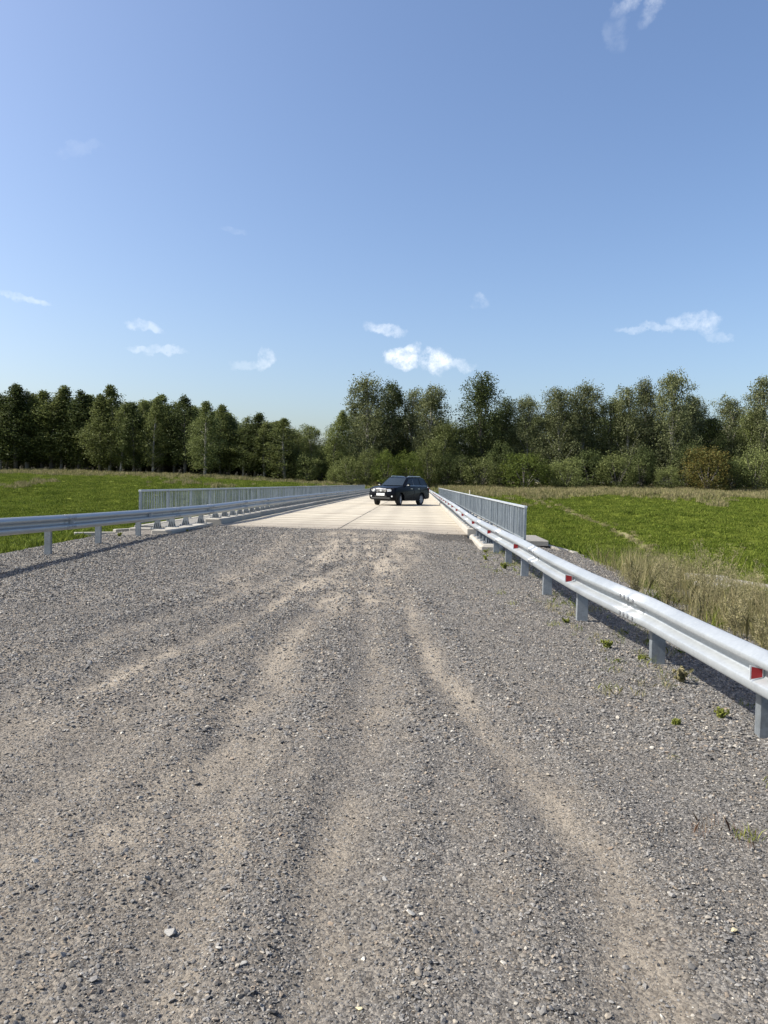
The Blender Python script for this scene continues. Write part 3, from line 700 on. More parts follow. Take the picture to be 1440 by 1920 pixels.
def guardrail(lab, fx, fz, gz, side, y0, y1, joints, gravel_posts, bridge_y, refl_y, red, kx, kerbz):
    """fx(y): x of the beam's back plane, fz(y): its top z"""
    root = empty('guardrail', (fx(20), 20, 0)); tag(root, lab, 'guardrail', 'galvanised guardrails along the road')
    def rel(x, y, z): return (x - fx(20), y - 20, z)
    js = [y0] + joints + [y1]
    for a, b in zip(js[:-1], js[1:]):
        n = max(2, int((b - a) / .5)); ys = np.linspace(a - .0, b + .32 if b < y1 else b, n + 1)
        pts = []
        for i, y in enumerate(ys):
            lf = .0045 if y > b - .02 else 0.0
            pts.append(rel(fx(y) , y, fz(y) - .311))
        mm = beam_mesh(pts, side, lift=.0)
        o = ob('beam', mm, root)
        # the near end laps over the beam before it
        if a > y0:
            pass
    for jn in joints:
        if jn > 60: continue
        ys = (jn - .03, jn + .17, jn + .34)
        lp = ob('lap_plate', beam_mesh([rel(fx(y), y, fz(y) - .311) for y in ys], side, lift=.009), root)
        if jn > 32: continue
        bm_ = MB()
        for dy in (.03, .13, .22, .30):
            for zz in (.070, .238):
                y = jn + dy; c = rel(fx(y) + side * .0925, y, fz(y) - .311 + zz)
                bb = MB(); bb.tube([(-side * .004, 0, 0), (side * .005, 0, 0), (side * .010, 0, 0)], [.022, .021, .011], 12)
                bb.build('bolt', M_bolt, lp, loc=c)
    # posts driven into the gravel: C channel, web towards the camera
    def cpost(h):
        m_ = MB(); W2 = .064
        m_.box(-W2, W2, -.005, 0, 0, h); m_.box(-W2, -W2 + .005, 0.0005, .08, 0, h); m_.box(W2 - .005, W2, 0.0005, .06, 0, h)
        m_.box(-W2 + .0055, -W2 + .018, .055, .06, 0, h); m_.box(W2 - .018, W2 - .0055, .055, .06, 0, h)
        return m_.mesh('post', M_post)
    gp = cpost(1.15); spm = MB().box(-.055, .055, -.05, .05, 0, .20, 0).mesh('spacer', M_post)
    for y in gravel_posts:
        px = fx(y) - side * .150; top = fz(y) - .10
        po = ob('post', gp, root, rel(px, y, top - 1.15))
        sp = MB(); sp.box(min(0, side * .05), max(0, side * .05), -.06, .06, .97, 1.13); sp.build('spacer', M_post, po, loc=(side * .078, .03, 0))
    # short flanged posts standing on the kerb blocks
    h = .36
    m_ = MB(); m_.box(-.07, .07, -.005, 0, 0, h); m_.box(-.07, -.065, .0005, .06, 0, h); m_.box(.065, .07, .0005, .06, 0, h)
    bp = m_.mesh('post', M_post)
    m_ = MB(); m_.box(-.16, .16, -.13, .17, 0, .014)
    for xx in (-.075, -.025, .025, .075):
        m_.add([(xx - .003, -.006, .014), (xx + .003, -.006, .014), (xx + .003, -.11, .014), (xx - .003, -.11, .014), (xx - .003, -.006, .19), (xx + .003, -.006, .19)], [(0, 3, 4), (1, 5, 2), (3, 2, 5, 4), (0, 4, 5, 1)])
    for s2 in (-1, 1):
        xx = s2 * .073
        m_.add([(xx, .0, .014), (xx, .006, .014), (xx + s2 * .05, .006, .014), (xx + s2 * .05, 0, .014), (xx, 0, .19), (xx, .006, .19)], [(0, 3, 4), (1, 5, 2), (3, 2, 5, 4), (0, 4, 5, 1)])
        m_.tube([(s2 * .13, -.1, .01), (s2 * .13, -.1, .04)], .014, 6); m_.tube([(s2 * .13, .14, .01), (s2 * .13, .14, .04)], .014, 6)
    pl = m_.mesh('base_plate', M_post)
    for y in bridge_y:
        zb = kerbz(y); px = kx(y)
        po = ob('post', bp, root, rel(px, y, zb)); po.scale = (1, 1, (fz(y) - .05 - zb) / h)
        pp = ob('base_plate', pl, po); pp.scale = (1, 1, 1 / po.scale[2])
        if y < 40:
            sp = MB(); a_, b_ = sorted((side * .072, (fx(y) - px)))
            sp.box(a_, b_, .002, .05, .20, .30)
            sp.build('spacer', M_post, po)
    # reflectors: trapezoid plates standing in the valley of the beam
    m_ = MB(); s = side
    m_.add([(s * .012, -.004, -.032), (s * .100, -.004, -.05), (s * .100, -.004, .05), (s * .012, -.004, .032),
            (s * .012, .0, -.032), (s * .100, .0, -.05), (s * .100, .0, .05), (s * .012, .0, .032)],
           [(0, 1, 2, 3), (7, 6, 5, 4), (0, 4, 5, 1), (1, 5, 6, 2), (2, 6, 7, 3), (3, 7, 4, 0)])
    rf = m_.mesh('reflector', M_white)
    m_ = MB(); m_.add([(s * .018, 0, -.027), (s * .090, 0, -.041), (s * .090, 0, .041), (s * .018, 0, .027)], [(0, 1, 2, 3)]); rl = m_.mesh('red_lens', M_red)
    m_ = MB(); m_.disc((s * .004, .004, 0), (0, 1, 0), .022, 10, .03); bk = m_.mesh('clip', M_bolt)
    for y in refl_y:
        o = ob('reflector', rf, root, rel(fx(y), y, fz(y) - .1555))
        if red: ob('red_lens', rl, o, (0, -.0065, 0))
        if y < 20: ob('clip', bk, o)
    return root

R_x = lambda y: float(np.interp(y, [-4, 3, 5, 7.1, 9, 13, 17, 21, 24.5, 200], [2.66, 2.34, 2.235, 2.115, 1.79, 1.675, 1.585, 1.515, 1.45, 1.45]) + .0)
# the near beam stands a bit further out; smooth between
def R_xs(y):
    k = 1.0 if y > 9 else .12
    return float(np.mean([R_x(y + d * k) for d in (-.9, -.45, 0, .45, .9)])) + .075
def R_zs(y): return float(np.mean([np.interp(y + d, [-4, 5, 7.2, 9, 13, 17, 21, 25, 33, 112, 120, 140], [.40, .405, .44, .52, .562, .552, .55, .605, .64, .64, .64, 1.2]) for d in (-.6, 0, .6)]))
def L_xs(y): return float(np.mean([np.interp(y + d, [-4, 12, 18.5, 21, 24, 27, 200], [-7.2, -7.17, -7.15, -6.98, -6.60, -6.50, -6.50]) for d in (-1, 0, 1)]))
def L_zs(y): return float(np.mean([np.interp(y + d, [-4, 10, 12.5, 14.7, 19, 23, 27, 112, 120, 140], [.72, .72, .70, .66, .615, .63, .68, .68, .68, 1.24]) for d in (-.8, 0, .8)]))
guardrail('bright sunlit guardrail with red reflectors along the right side of the road', R_xs, R_zs, None, -1, -3.8, 136,
          [-.8, 3.2, 7.2, 11.2, 15.2, 19.2, 23.2, 27.2, 31.2] + list(np.arange(35.2, 130, 8)),
          [-2.8, -.8, 1.2, 3.2, 5.2, 7.2, 9.2, 11.2, 13.2, 15.2, 17.2] + list(np.arange(113.5, 135, 3)),
          [18.6, 19.4, 20.2, 21.1, 22.6] + list(np.arange(23.6, 111, 1.0)), [1, 5, 9, 13, 17, 21, 25, 29, 33, 37, 41, 45, 49, 53, 57, 61, 65, 69, 73, 77], True,
          lambda y: R_xs(y) + .14, lambda y: .01 if y < 21.9 else .17)
guardrail('shaded bluish guardrail along the left side of the road with small pale reflectors', L_xs, L_zs, None, 1, -3.8, 136,
          [-.9, 3.1, 7.1, 10.8, 14.8, 20.9, 23.4, 27.4, 31.4] + list(np.arange(35.4, 130, 8)),
          [-1.2, .8, 2.8, 5, 7.4, 9.7, 12.05, 14.4, 16.7, 19.0] + list(np.arange(113.5, 135, 3)),
          [20.2, 21.15, 22.1, 23.2] + list(np.arange(24.5, 111, 1.0)), [3.0, 7.0, 11.0, 15.0, 19.3, 23.4, 26.9, 31, 35, 39, 43, 47, 51, 55, 59, 63, 67, 71], False,
          lambda y: L_xs(y) - .14, lambda y: .045 if y < 23.7 else .17)

# ------------------------------------------------------------------ pedestrian railings
def railing(label, x, y0, y1, zb, zt, walk):
    root = empty('railing', (x, y0, walk)); tag(root, label, 'railing', 'grey steel railings on the outer edges of the bridge')
    L = y1 - y0; H = zt - walk
    y = 0
    while y < L - .01:
        l = min(6.0, L - y); MB().box(-.045, .045, 0, l - .006, H - .055, H, .008).build('handrail', M_frail, root, loc=(0, y, random.uniform(-.002, .002)))
        MB().box(-.02, .02, 0, l - .006, .07, .11).build('bottom_rail', M_fence, root, loc=(0, y, 0)); y += l
    pm = MB().box(-.03, .03, -.03, .03, 0, H - .056).mesh('post', M_fence)
    bl = MB().box(-.009, .009, -.021, .021, .111, H - .056).mesh('baluster', M_fence)
    far = MB(); cnt = 0; step = .15; y = 0.0; k = 0
    while y < L:
        if k % 16 == 0: ob('post', pm, root, (0, y + .03, 0))
        elif cnt < 290: ob('baluster', bl, root, (random.uniform(-.002, .002), y + .03, 0), (0, random.uniform(-.004, .004), random.uniform(-.15, .15))); cnt += 1
        else: far.box(-.009, .009, y + .009, y + .051, .111, H - .056)
        y += step; k += 1
    o = far.build('baluster', M_fence, root); o['kind'] = 'stuff'
railing('grey railing of close upright bars on the left edge of the bridge', -8.1, 21.35, 111.5, .15, 1.09, .05)
railing('grey railing of close upright bars on the right edge of the bridge, top rail sunlit', 2.93, 20.6, 111.5, 0, .905, -.10)

# ------------------------------------------------------------------ marker stake
sx, sy = 7.6, 112.5; sz = float(z_terr(np.array([sx]), np.array([sy]))[0])
st = MB(); st.tube([(0, 0, -.2), (.02, 0, .8), (0, 0, 1.95)], [.10, .09, .07], 8).build('marker_stake', simple('whitewood', (.62, .56, .46), .8, 0, .2, 3))
o = bpy.data.objects['marker_stake']; o.location = (sx, sy, sz - .2); tag(o, 'pale wooden stake standing in the grass just beyond the right railing', 'stake')

# ------------------------------------------------------------------ the car
def make_car():
    M_paint = simple('black_paint', (.003, .0035, .006), .25, 0, .05, 3); M_paint.node_tree.nodes['Principled BSDF'].inputs['Specular IOR Level'].default_value = .11
    M_trim = simple('black_plastic', (.010, .010, .011), .6)
    M_glass = simple('tinted_glass', (.002, .003, .005), .1); M_glass.node_tree.nodes['Principled BSDF'].inputs['Specular IOR Level'].default_value = .2; M_ws = simple('windscreen_glass', (.018, .026, .034), .12)
    M_chrome = simple('chrome', (.80, .81, .83), .3, .75, .05, 20); M_lamp = simple('lamp_glass', (.85, .87, .88), .2, .2)
    M_tyre = simple('tyre_rubber', (.014, .014, .015), .8); M_rim = simple('alloy_rim', (.62, .63, .65), .35, .5)
    M_plate = simple('plate_white', (.80, .80, .78), .4); M_seat = simple('seat_leather', (.30, .27, .22), .6)
    car = empty('parked_car', (-1.34, 50.0, .0), R(-118)); tag(car, 'black off-road estate car with chrome grille standing across the right lane of the bridge', 'car')
    def arc(cx, r_, a0, a1, n=9):
        return [(cx + r_ * math.cos(R(a)), .40 + r_ * math.sin(R(a))) for a in np.linspace(a0, a1, n)]
    # side contour, clockwise from lower front
    C = [(2.02, .36), (2.24, .38), (2.36, .50), (2.39, .70), (2.36, .86), (2.335, 1.02), (2.27, 1.12), (2.10, 1.175), (1.60, 1.235), (1.08, 1.275), (.85, 1.285),
         (0, 1.27), (-1.4, 1.27), (-2.40, 1.26), (-2.56, 1.14), (-2.62, .92), (-2.66, .78), (-2.66, .55), (-2.58, .44), (-2.05, .40)]
    C += arc(-1.425, .475, 190, -10, 9) if False else arc(-1.425, .47, 178, 2, 9)
    C += [(-.85, .33), (0, .31), (.85, .33)] + arc(1.425, .47, 178, 2, 9)
    ys = [-.985, -.965, -.90, -.6, 0, .6, .90, .965, .985]; ins = [.055, .02, 0, 0, 0, 0, 0, .02, .055]
    V = []; n = len(C)
    for yy, i_ in zip(ys, ins):
        cur = .17 * (abs(yy) / .985) ** 2.6
        for (x, z) in C:
            xx = x - (cur * max(0, (x - 1.3) / 1.05) if x > 1.3 else 0) + (cur * .7 * max(0, (-x - 1.6) / 1.0) if x < -1.6 else 0)
            zz = z; 
            if z > 1.1: zz = z - i_ * .9 - (.012 if abs(yy) < .5 and x > .9 else 0) * 0
            yk = yy * (1 - .045 * max(0, (z - .95) / .33)) * (1 - .03 * max(0, (.55 - z) / .2))
            V.append((xx - math.copysign(i_ * .6, x) * (abs(x) > 2.2), yk, zz))
    Fc = []
    for s_ in range(len(ys) - 1):
        for k in range(n):
            j = (k + 1) % n; Fc.append((s_ * n + k, s_ * n + j, (s_ + 1) * n + j, (s_ + 1) * n + k))
    Fc.append(tuple(range(n))); Fc.append(tuple(reversed(range((len(ys) - 1) * n, len(ys) * n))))
    def shp(name, V, Fc, mat, parent=car, smooth=True, ang=35):
        me = mk_mesh(name, V, Fc, mat, smooth); bm = bmesh.new(); bm.from_mesh(me); bmesh.ops.recalc_face_normals(bm, faces=bm.faces)
        for e in bm.edges:
            if len(e.link_faces) == 2 and e.calc_face_angle(0) > R(ang): e.smooth = False
        bm.to_mesh(me); bm.free(); return ob(name, me, parent)
    shp('body', V, Fc, M_paint)
    # glasshouse
    G = [(1.02, 1.25), (.60, 1.55), (.22, 1.80), (.02, 1.862), (-.6, 1.888), (-1.5, 1.885), (-2.02, 1.845), (-2.22, 1.76), (-2.44, 1.45), (-2.53, 1.24)]
    def hw(z): return .925 - max(0, z - 1.25) * .33
    gy_ = [-1, -.93, -.6, 0, .6, .93, 1]; gi_ = [.035, 0, 0, 0, 0, 0, .035]; V = []; n2 = len(G)
    for q, i_ in zip(gy_, gi_):
        for (x, z) in G: V.append((x - (i_ * 1.2 + .10 * abs(q) ** 2.5 if x > .1 else 0) + (i_ + .07 * abs(q) ** 3 if x < -2 else 0), q * hw(z), z - (i_ if z > 1.8 else 0) - (.02 * abs(q) ** 2 if z > 1.8 else 0)))
    Fc = []
    for s_ in range(len(gy_) - 1):
        for k in range(n2 - 1): Fc.append((s_ * n2 + k, s_ * n2 + k + 1, (s_ + 1) * n2 + k + 1, (s_ + 1) * n2 + k))
    Fc.append(tuple(range(n2))); Fc.append(tuple(reversed(range((len(gy_) - 1) * n2, len(gy_) * n2))))
    shp('roof', V, Fc, M_paint)
    # windows
    def side_poly(name, pts, mat, off, s_, th=.006):
        V = [(x, s_ * (hw(z) + off), z) for x, z in pts] + [(x, s_ * (hw(z) + off - th), z) for x, z in pts]; k = len(pts)
        Fc = [tuple(range(k)), tuple(reversed(range(k, 2 * k)))] + [(i, (i + 1) % k, (i + 1) % k + k, i + k) for i in range(k)]
        return shp(name, V, Fc, mat, smooth=False)
    for s_ in (1, -1):
        side_poly('side_window', [(.66, 1.32), (.62, 1.36), (.16, 1.74), (-.28, 1.77), (-.30, 1.32)], M_glass, .012, s_)
        side_poly('side_window', [(-.40, 1.32), (-.38, 1.77), (-1.22, 1.78), (-1.28, 1.32)], M_glass, .012, s_)
        side_poly('side_window', [(-1.36, 1.32), (-1.30, 1.78), (-1.92, 1.75), (-2.16, 1.36), (-2.12, 1.32)], M_glass, .012, s_)
        side_poly('chrome_strip', [(.72, 1.290), (.70, 1.305), (-2.2, 1.305), (-2.2, 1.290)], M_chrome, .016, s_)
        side_poly('door_pillar', [(-.325, 1.33), (-.30, 1.76), (-.36, 1.76), (-.385, 1.33)], simple('pillar_grey', (.10, .10, .11), .3), .018, s_)
    V = []
    for (x, z) in ((.985, 1.30), (.60, 1.565), (.265, 1.79)):
        for q in (-.86, -.45, 0, .45, .86): V.append((x + .012 - .10 * abs(q) ** 2.5, q * hw(z), z + .012))
    Fc = [(r_ * 5 + k, r_ * 5 + k + 1, r_ * 5 + k + 6, r_ * 5 + k + 5) for r_ in range(2) for k in range(4)]
    shp('windscreen', V, Fc, M_ws)
    V = [(-2.30, -.66, 1.70), (-2.30, .66, 1.70), (-2.525, .76, 1.36), (-2.525, -.76, 1.36)]; shp('rear_window', V, [(0, 1, 2, 3)], M_glass)
    # grille and lamps
    gr = MB(); gr.box(2.285, 2.365, -.40, .40, .80, 1.08, .02)
    grl = shp('grille', *( [ [ (x - (.04 if abs(y) > .3 and z < .9 else 0), y * (.80 if z < .9 else 1.0), z) for x, y, z in gr.V ], gr.F ] ), M_chrome, smooth=False)
    for k in range(5):
        zz = .845 + k * .048; MB().box(2.364, 2.372, -.33 - k * .012, .33 + k * .012, zz, zz + .018).build('grille_slot', M_trim, grl)
    MB().disc((2.366, 0, .965), (1, 0, 0), .075, 14, .014).build('emblem', M_chrome, grl)
    for s_ in (1, -1):
        V = [(2.345, s_ * .46, .90), (2.352, s_ * .47, 1.055), (2.235, s_ * .82, 1.08), (2.10, s_ * .93, 1.075), (2.16, s_ * .90, .985), (2.30, s_ * .66, .90)]
        V = V + [(x - .10, y * .93, z) for x, y, z in V]; k = 6
        Fc = [tuple(range(k)), tuple(reversed(range(k, 2 * k)))] + [(i, (i + 1) % k, (i + 1) % k + k, i + k) for i in range(k)]
        hl = shp('headlight', V, Fc, M_lamp, smooth=False)
        for (yy, xx) in ((.55, 2.345), (.70, 2.29)): MB().disc((xx, s_ * yy, .985), (1, s_ * .35, 0), .045, 10, .02).build('lamp_lens', M_chrome, hl)
        MB().disc((2.235, s_ * .76, .60), (1, s_ * .2, 0), .05, 12, .05).build('fog_lamp', M_lamp, car)
        MB().box(-.9, .9, 0, .17, 0, .05, .01).build('side_step', M_trim, car, loc=(0, s_ * .93 - (.085), .31))
        for hx in (.02, -.95):
            MB().box(hx - .11, hx + .11, min(s_ * .955, s_ * 1.0), max(s_ * .955, s_ * 1.0), 1.085, 1.115).build('door_handle', M_chrome, car)
        mr = MB(); mr.box(.60, .74, min(s_ * 1.0, s_ * 1.2), max(s_ * 1.0, s_ * 1.2), 1.29, 1.45, .03); mm = mr.build('mirror', M_paint, car)
        MB().box(.742, .752, min(s_ * 1.03, s_ * 1.17), max(s_ * 1.03, s_ * 1.17), 1.315, 1.36).build('mirror_lamp', M_chrome, mm)
        MB().box(.66, .70, min(s_ * .89, s_ * 1.0), max(s_ * .89, s_ * 1.0), 1.30, 1.33).build('mirror_arm', M_trim, mm)
        MB().tube([(.0, s_ * .62, 1.87), (-.1, s_ * .63, 1.925), (-1.75, s_ * .63, 1.925), (-1.9, s_ * .62, 1.86)], .018, 6).build('roof_rail', M_chrome, car)
        MB().box(-2.62, -2.55, min(s_ * .68, s_ * .93), max(s_ * .68, s_ * .93), .95, 1.17, .02).build('tail_lamp', simple('tail_red', (.35, .01, .01), .2), car)
        for dx_ in (-.345, -1.33):
            MB().box(dx_ - .004, dx_ + .004, min(s_ * .975, s_ * .9865), max(s_ * .975, s_ * .9865), .42, 1.2).build('door_seam', M_trim, car)
    MB().box(2.30, 2.415, -.30, .30, .64, .79, .01).build('number_plate', M_plate, car)
    MB().box(2.25, 2.405, -.72, .72, .42, .52, .03).build('front_bumper', M_trim, car)
    MB().box(2.30, 2.397, -.45, .45, .56, .63, .01).build('lower_grille', M_trim, car)
    for yy in (-.38, .38): MB().box(.1, .3, yy - .22, yy + .22, 1.2, 1.6, .05).build('front_seat', M_seat, car)
    # exhaust, underbody
    MB().box(-2.3, 2.1, -.7, .7, .30, .42, .02).build('underbody', M_trim, car)
    # wheels
    def wheel_mesh():
        m_ = MB(); prof = [(.26, -.12), (.35, -.135), (.385, -.11), (.392, -.06), (.392, .06), (.385, .11), (.35, .135), (.26, .12)]; N = 28; V = []
        for k in range(N):
            a = 2 * math.pi * k / N
            for r_, y in prof: V.append((r_ * math.cos(a), y, r_ * math.sin(a)))
        Fc = []; p = len(prof)
        for k in range(N):
            k2 = (k + 1) % N
            for i in range(p): Fc.append((k * p + i, k * p + (i + 1) % p, k2 * p + (i + 1) % p, k2 * p + i))
        return mk_mesh('wheel', V, Fc, M_tyre, True)
    def rim_mesh():
        m_ = MB(); N = 28; V = []; prof = [(.262, .118), (.262, .10), (.24, .085), (.235, -.08)]
        for k in range(N):
            a = 2 * math.pi * k / N
            for r_, y in prof: V.append((r_ * math.cos(a), y, r_ * math.sin(a)))
        Fc = []; p = 4
        for k in range(N):
            k2 = (k + 1) % N
            for i in range(3): Fc.append((k * p + i, k * p + i + 1, k2 * p + i + 1, k2 * p + i))
        m_.add(V, Fc)
        for k in range(6):
            a = 2 * math.pi * k / 6; Mx = Matrix.Rotation(a, 4, 'Y'); m_.box(.04, .25, .070, .105, -.035, .035, 0, Mx)
        m_.disc((0, .06, 0), (0, 1, 0), .075, 14, .055, .05)
        return m_.mesh('rim', M_rim)
    wm = wheel_mesh(); rm = rim_mesh(); bd = MB().disc((0, -.02, 0), (0, 1, 0), .22, 20, .03).mesh('brake_disc', M_trim)
    for (x, y, st_) in ((1.425, .82, 17), (1.425, -.82, 17), (-1.425, .82, 0), (-1.425, -.82, 0)):
        wo = ob('wheel', wm, car, (x, y, .392), (0, 0, R(st_) + (math.pi if y < 0 else 0)))
        ob('rim', rm, wo); ob('brake_disc', bd, wo)
    return car
make_car()

# ------------------------------------------------------------------ trees
def leaf_quads(C, n_per, spread, size, rg, droop=0.0, up=.75):
    """C (k,3) cluster centres; returns (n*4,3)"""
    k = len(C); n = k * n_per; c = np.repeat(C, n_per, 0)
    off = rg.normal(0, 1, (n, 3)) * np.array([1, 1, .8]) * spread
    if droop: off[:, 2] -= np.abs(rg.normal(0, 1, n)) * droop
    p = c + off; s_ = size * rg.uniform(.6, 1.25, n)
    nr = rg.normal(0, 1, (n, 3)) + np.array([0, 0, up]); nr /= np.linalg.norm(nr, axis=1)[:, None]
    a = np.cross(nr, rg.normal(0, 1, (n, 3))); a /= np.linalg.norm(a, axis=1)[:, None]; b = np.cross(nr, a)
    a = a * s_[:, None] * .5; b = b * s_[:, None] * .32
    return np.stack([p - a, p + b, p + a, p - b], 1).reshape(-1, 3), n

def tree_proto(kind, seed, leafmat, barkmat):
    rg = np.random.default_rng(seed); H = 10.0                     # unit tree of 10 m, scaled on placing
    if kind == 'spire':
        lean = rg.normal(0, .25, 2); tp = [(lean[0] * t * t + .12 * math.sin(4 * t + seed), lean[1] * t * t, t * H) for t in np.linspace(0, .97, 9)]
        tr = MB(); tr.tube(tp, [.13 * (1 - t) ** .8 + .012 for t in np.linspace(0, 1, 9)], 6)
        K = 430; t0_ = .11 + .09 * ((seed * 37) % 5) / 4; t = t0_ + (1 - t0_) * rg.uniform(0, 1, K) ** .95
        prof = np.interp(t, [.14, .28, .45, .65, .82, .93, 1.0], [.8, 1.3, 1.5, 1.3, .80, .34, .04])
        an0 = rg.uniform(0, 2 * math.pi, K); lump = .55 + .95 * vnoise(t * 7 + seed * 5.3, an0 * 1.1, 7)
        ang = an0; ra = prof * lump * rg.uniform(.25, 1.05, K) ** .6
        cx = np.interp(t, np.linspace(0, .97, 9), [p[0] for p in tp]); cy = np.interp(t, np.linspace(0, .97, 9), [p[1] for p in tp])
        C = np.stack([cx + ra * np.cos(ang), cy + ra * np.sin(ang), t * H - ra * .12 + rg.normal(0, .12, K)], 1)
        for i in range(0, K, 9): tr.tube([(cx[i], cy[i], max(.5, C[i, 2] - ra[i] * .9)), tuple(C[i])], [.03, .008], 4, False)
        q, n = leaf_quads(C, 26, (.13 + .12 * np.clip(ra, 0, 1))[np.repeat(np.arange(K), 26)][:, None], .160, rg, .10)
    elif kind == 'broad':
        tr = MB(); nl = rg.integers(13, 17); lobes = []
        lx = rg.normal(0, .35); tp = [(lx * t + .15 * math.sin(3 * t + seed), .2 * math.sin(2.3 * t + seed * 2), t * H * .9) for t in np.linspace(0, 1, 9)]
        tr.tube(tp, [.19 * (1 - t) ** .8 + .02 for t in np.linspace(0, 1, 9)], 7)
        for k in range(nl):
            t = .20 + .72 * (k + rg.uniform(-.3, .3)) / (nl - 1); ang = k * 2.4 + rg.uniform(-.5, .5)
            rr = np.interp(t, [.25, .5, .75, 1.0], [1.3, 1.6, 1.15, .45]) * rg.uniform(.55, 1.1)
            bz = t * H; sz_ = np.interp(t, [.3, .6, 1], [1.5, 1.3, .85]) * rg.uniform(.75, 1.2)
            bx = np.interp(t, np.linspace(0, 1, 9), [p[0] for p in tp]); lobes.append((bx + rr * math.cos(ang), rr * math.sin(ang), bz, sz_))
            tr.tube([(bx, 0, max(1.2, bz - rr * 1.5 - .5)), (bx + rr * .5 * math.cos(ang), rr * .5 * math.sin(ang), bz - rr * .5), (bx + rr * math.cos(ang), rr * math.sin(ang), bz + .3)], [.075, .05, .015], 5, False)
        lobes += [(tp[-1][0], tp[-1][1], H * .93, .55), (tp[-1][0] + rg.normal(0, .4), tp[-1][1] + rg.normal(0, .4), H * rg.uniform(.80, .90), .6), (rg.normal(0, .9), rg.normal(0, .9), H * rg.uniform(.70, .86), .5)]; C = []
        for (x, y, z, s_) in lobes:
            k = int(34 * s_ + 6); d = rg.normal(0, 1, (k, 3)); d /= np.linalg.norm(d, axis=1)[:, None]; d *= (rg.uniform(.3, 1.4, k) ** .6)[:, None] * s_
            d[:, 2] *= .85; C.append(np.array([x, y, z]) + d)
        C = np.concatenate(C); C = C[C[:, 2] > 1.0]
        q, n = leaf_quads(C, 26, .19, .150, rg, .26)
    elif kind == 'slim':
        tr = MB(); lx = rg.normal(0, .3); tp = [(lx * t * t + .1 * math.sin(5 * t + seed), .12 * math.sin(3 * t + seed), t * H * .97) for t in np.linspace(0, 1, 9)]
        tr.tube(tp, [.12 * (1 - t) ** .8 + .012 for t in np.linspace(0, 1, 9)], 6); C = []
        nb = 34
        for k in range(nb):
            t = .20 + .78 * (k / (nb - 1)) ** .95 + rg.uniform(-.01, .01); ang = k * 2.4 + rg.uniform(-.6, .6)
            rr = np.interp(t, [.18, .35, .55, .75, .9, 1.0], [.9, 1.35, 1.35, 1.0, .55, .12]) * rg.uniform(.45, 1.2)
            bx = np.interp(t, np.linspace(0, 1, 9), [p[0] for p in tp]); by = np.interp(t, np.linspace(0, 1, 9), [p[1] for p in tp]); bz = t * H * .97
            tip = np.array([bx + rr * math.cos(ang), by + rr * math.sin(ang), bz + rr * .45]); b0 = np.array([bx, by, max(.5, bz - rr * .5)])
            tr.tube([tuple(b0), tuple(tip)], [.035 * (1.2 - t), .008], 4, False)
            for q in range(int(5 + 9 * rr)):
                u = rg.uniform(.2, 1.08); C.append(b0 + (tip - b0) * u + rg.normal(0, .10, 3) - np.array([0, 0, .12 * u]))
        q, n = leaf_quads(np.array(C), 24, .15, .135, rg, .22)
    elif kind == 'bush':
        tr = MB(); C = []
        for k in range(7):
            a = k * .9 + rg.uniform(-.3, .3); l = rg.uniform(1.5, 3.2)
            e = (math.cos(a) * l, math.sin(a) * l, rg.uniform(4, 8.5)); tr.tube([(0, 0, 0), (e[0] * .5, e[1] * .5, e[2] * .55), e], [.16, .10, .03], 5, False)
        K = 230; d = rg.normal(0, 1, (K, 3)); d /= np.linalg.norm(d, axis=1)[:, None]; rr = rg.uniform(.45, 1.0, K) ** .5
        lump = .75 + .5 * vnoise(np.arctan2(d[:, 1], d[:, 0]) * 1.6 + 9, d[:, 2] * 2.6 + seed, 3)
        C = np.stack([d[:, 0] * rr * lump * 4.6, d[:, 1] * rr * lump * 4.6, 4.9 + d[:, 2] * rr * lump * 5.0], 1); C = C[C[:, 2] > .3]
        q, n = leaf_quads(C, 26, .52, .36, rg, .2)
    crown = quads_mesh('crown', q, n, leafmat); trunk = tr.mesh('trunk', barkmat, True)
    return trunk, crown

PROT = {}
def protos(key, kind, seeds, lm, bm_): PROT[key] = [tree_proto(kind, s_, lm, bm_) for s_ in seeds]
protos('spire', 'spire', (1, 2, 3, 4), M_lbirch, M_bgrey); PROT['spire'] += [tree_proto('spire', s_, M_lbirch, M_bbirch) for s_ in (5, 6)]
protos('birch', 'slim', (11, 12, 13, 14, 15), M_lbirch, M_bbirch)
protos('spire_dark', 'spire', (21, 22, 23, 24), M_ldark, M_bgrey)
protos('bright', 'spire', (31,), M_lbright, M_bbirch)
protos('broad', 'broad', (41, 42, 43, 44, 45), M_lgrey, M_bbirch)
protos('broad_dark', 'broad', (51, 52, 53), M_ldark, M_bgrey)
protos('broad_green', 'broad', (61, 62), M_lbirch, M_bbirch)
protos('bush', 'bush', (71, 72, 73), M_lbush, M_bgrey)
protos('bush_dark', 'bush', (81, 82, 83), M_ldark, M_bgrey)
protos('bush_birch', 'bush', (84, 85), M_lbirch, M_bgrey)
protos('bush_orange', 'bush', (91,), M_lorange, M_bgrey)

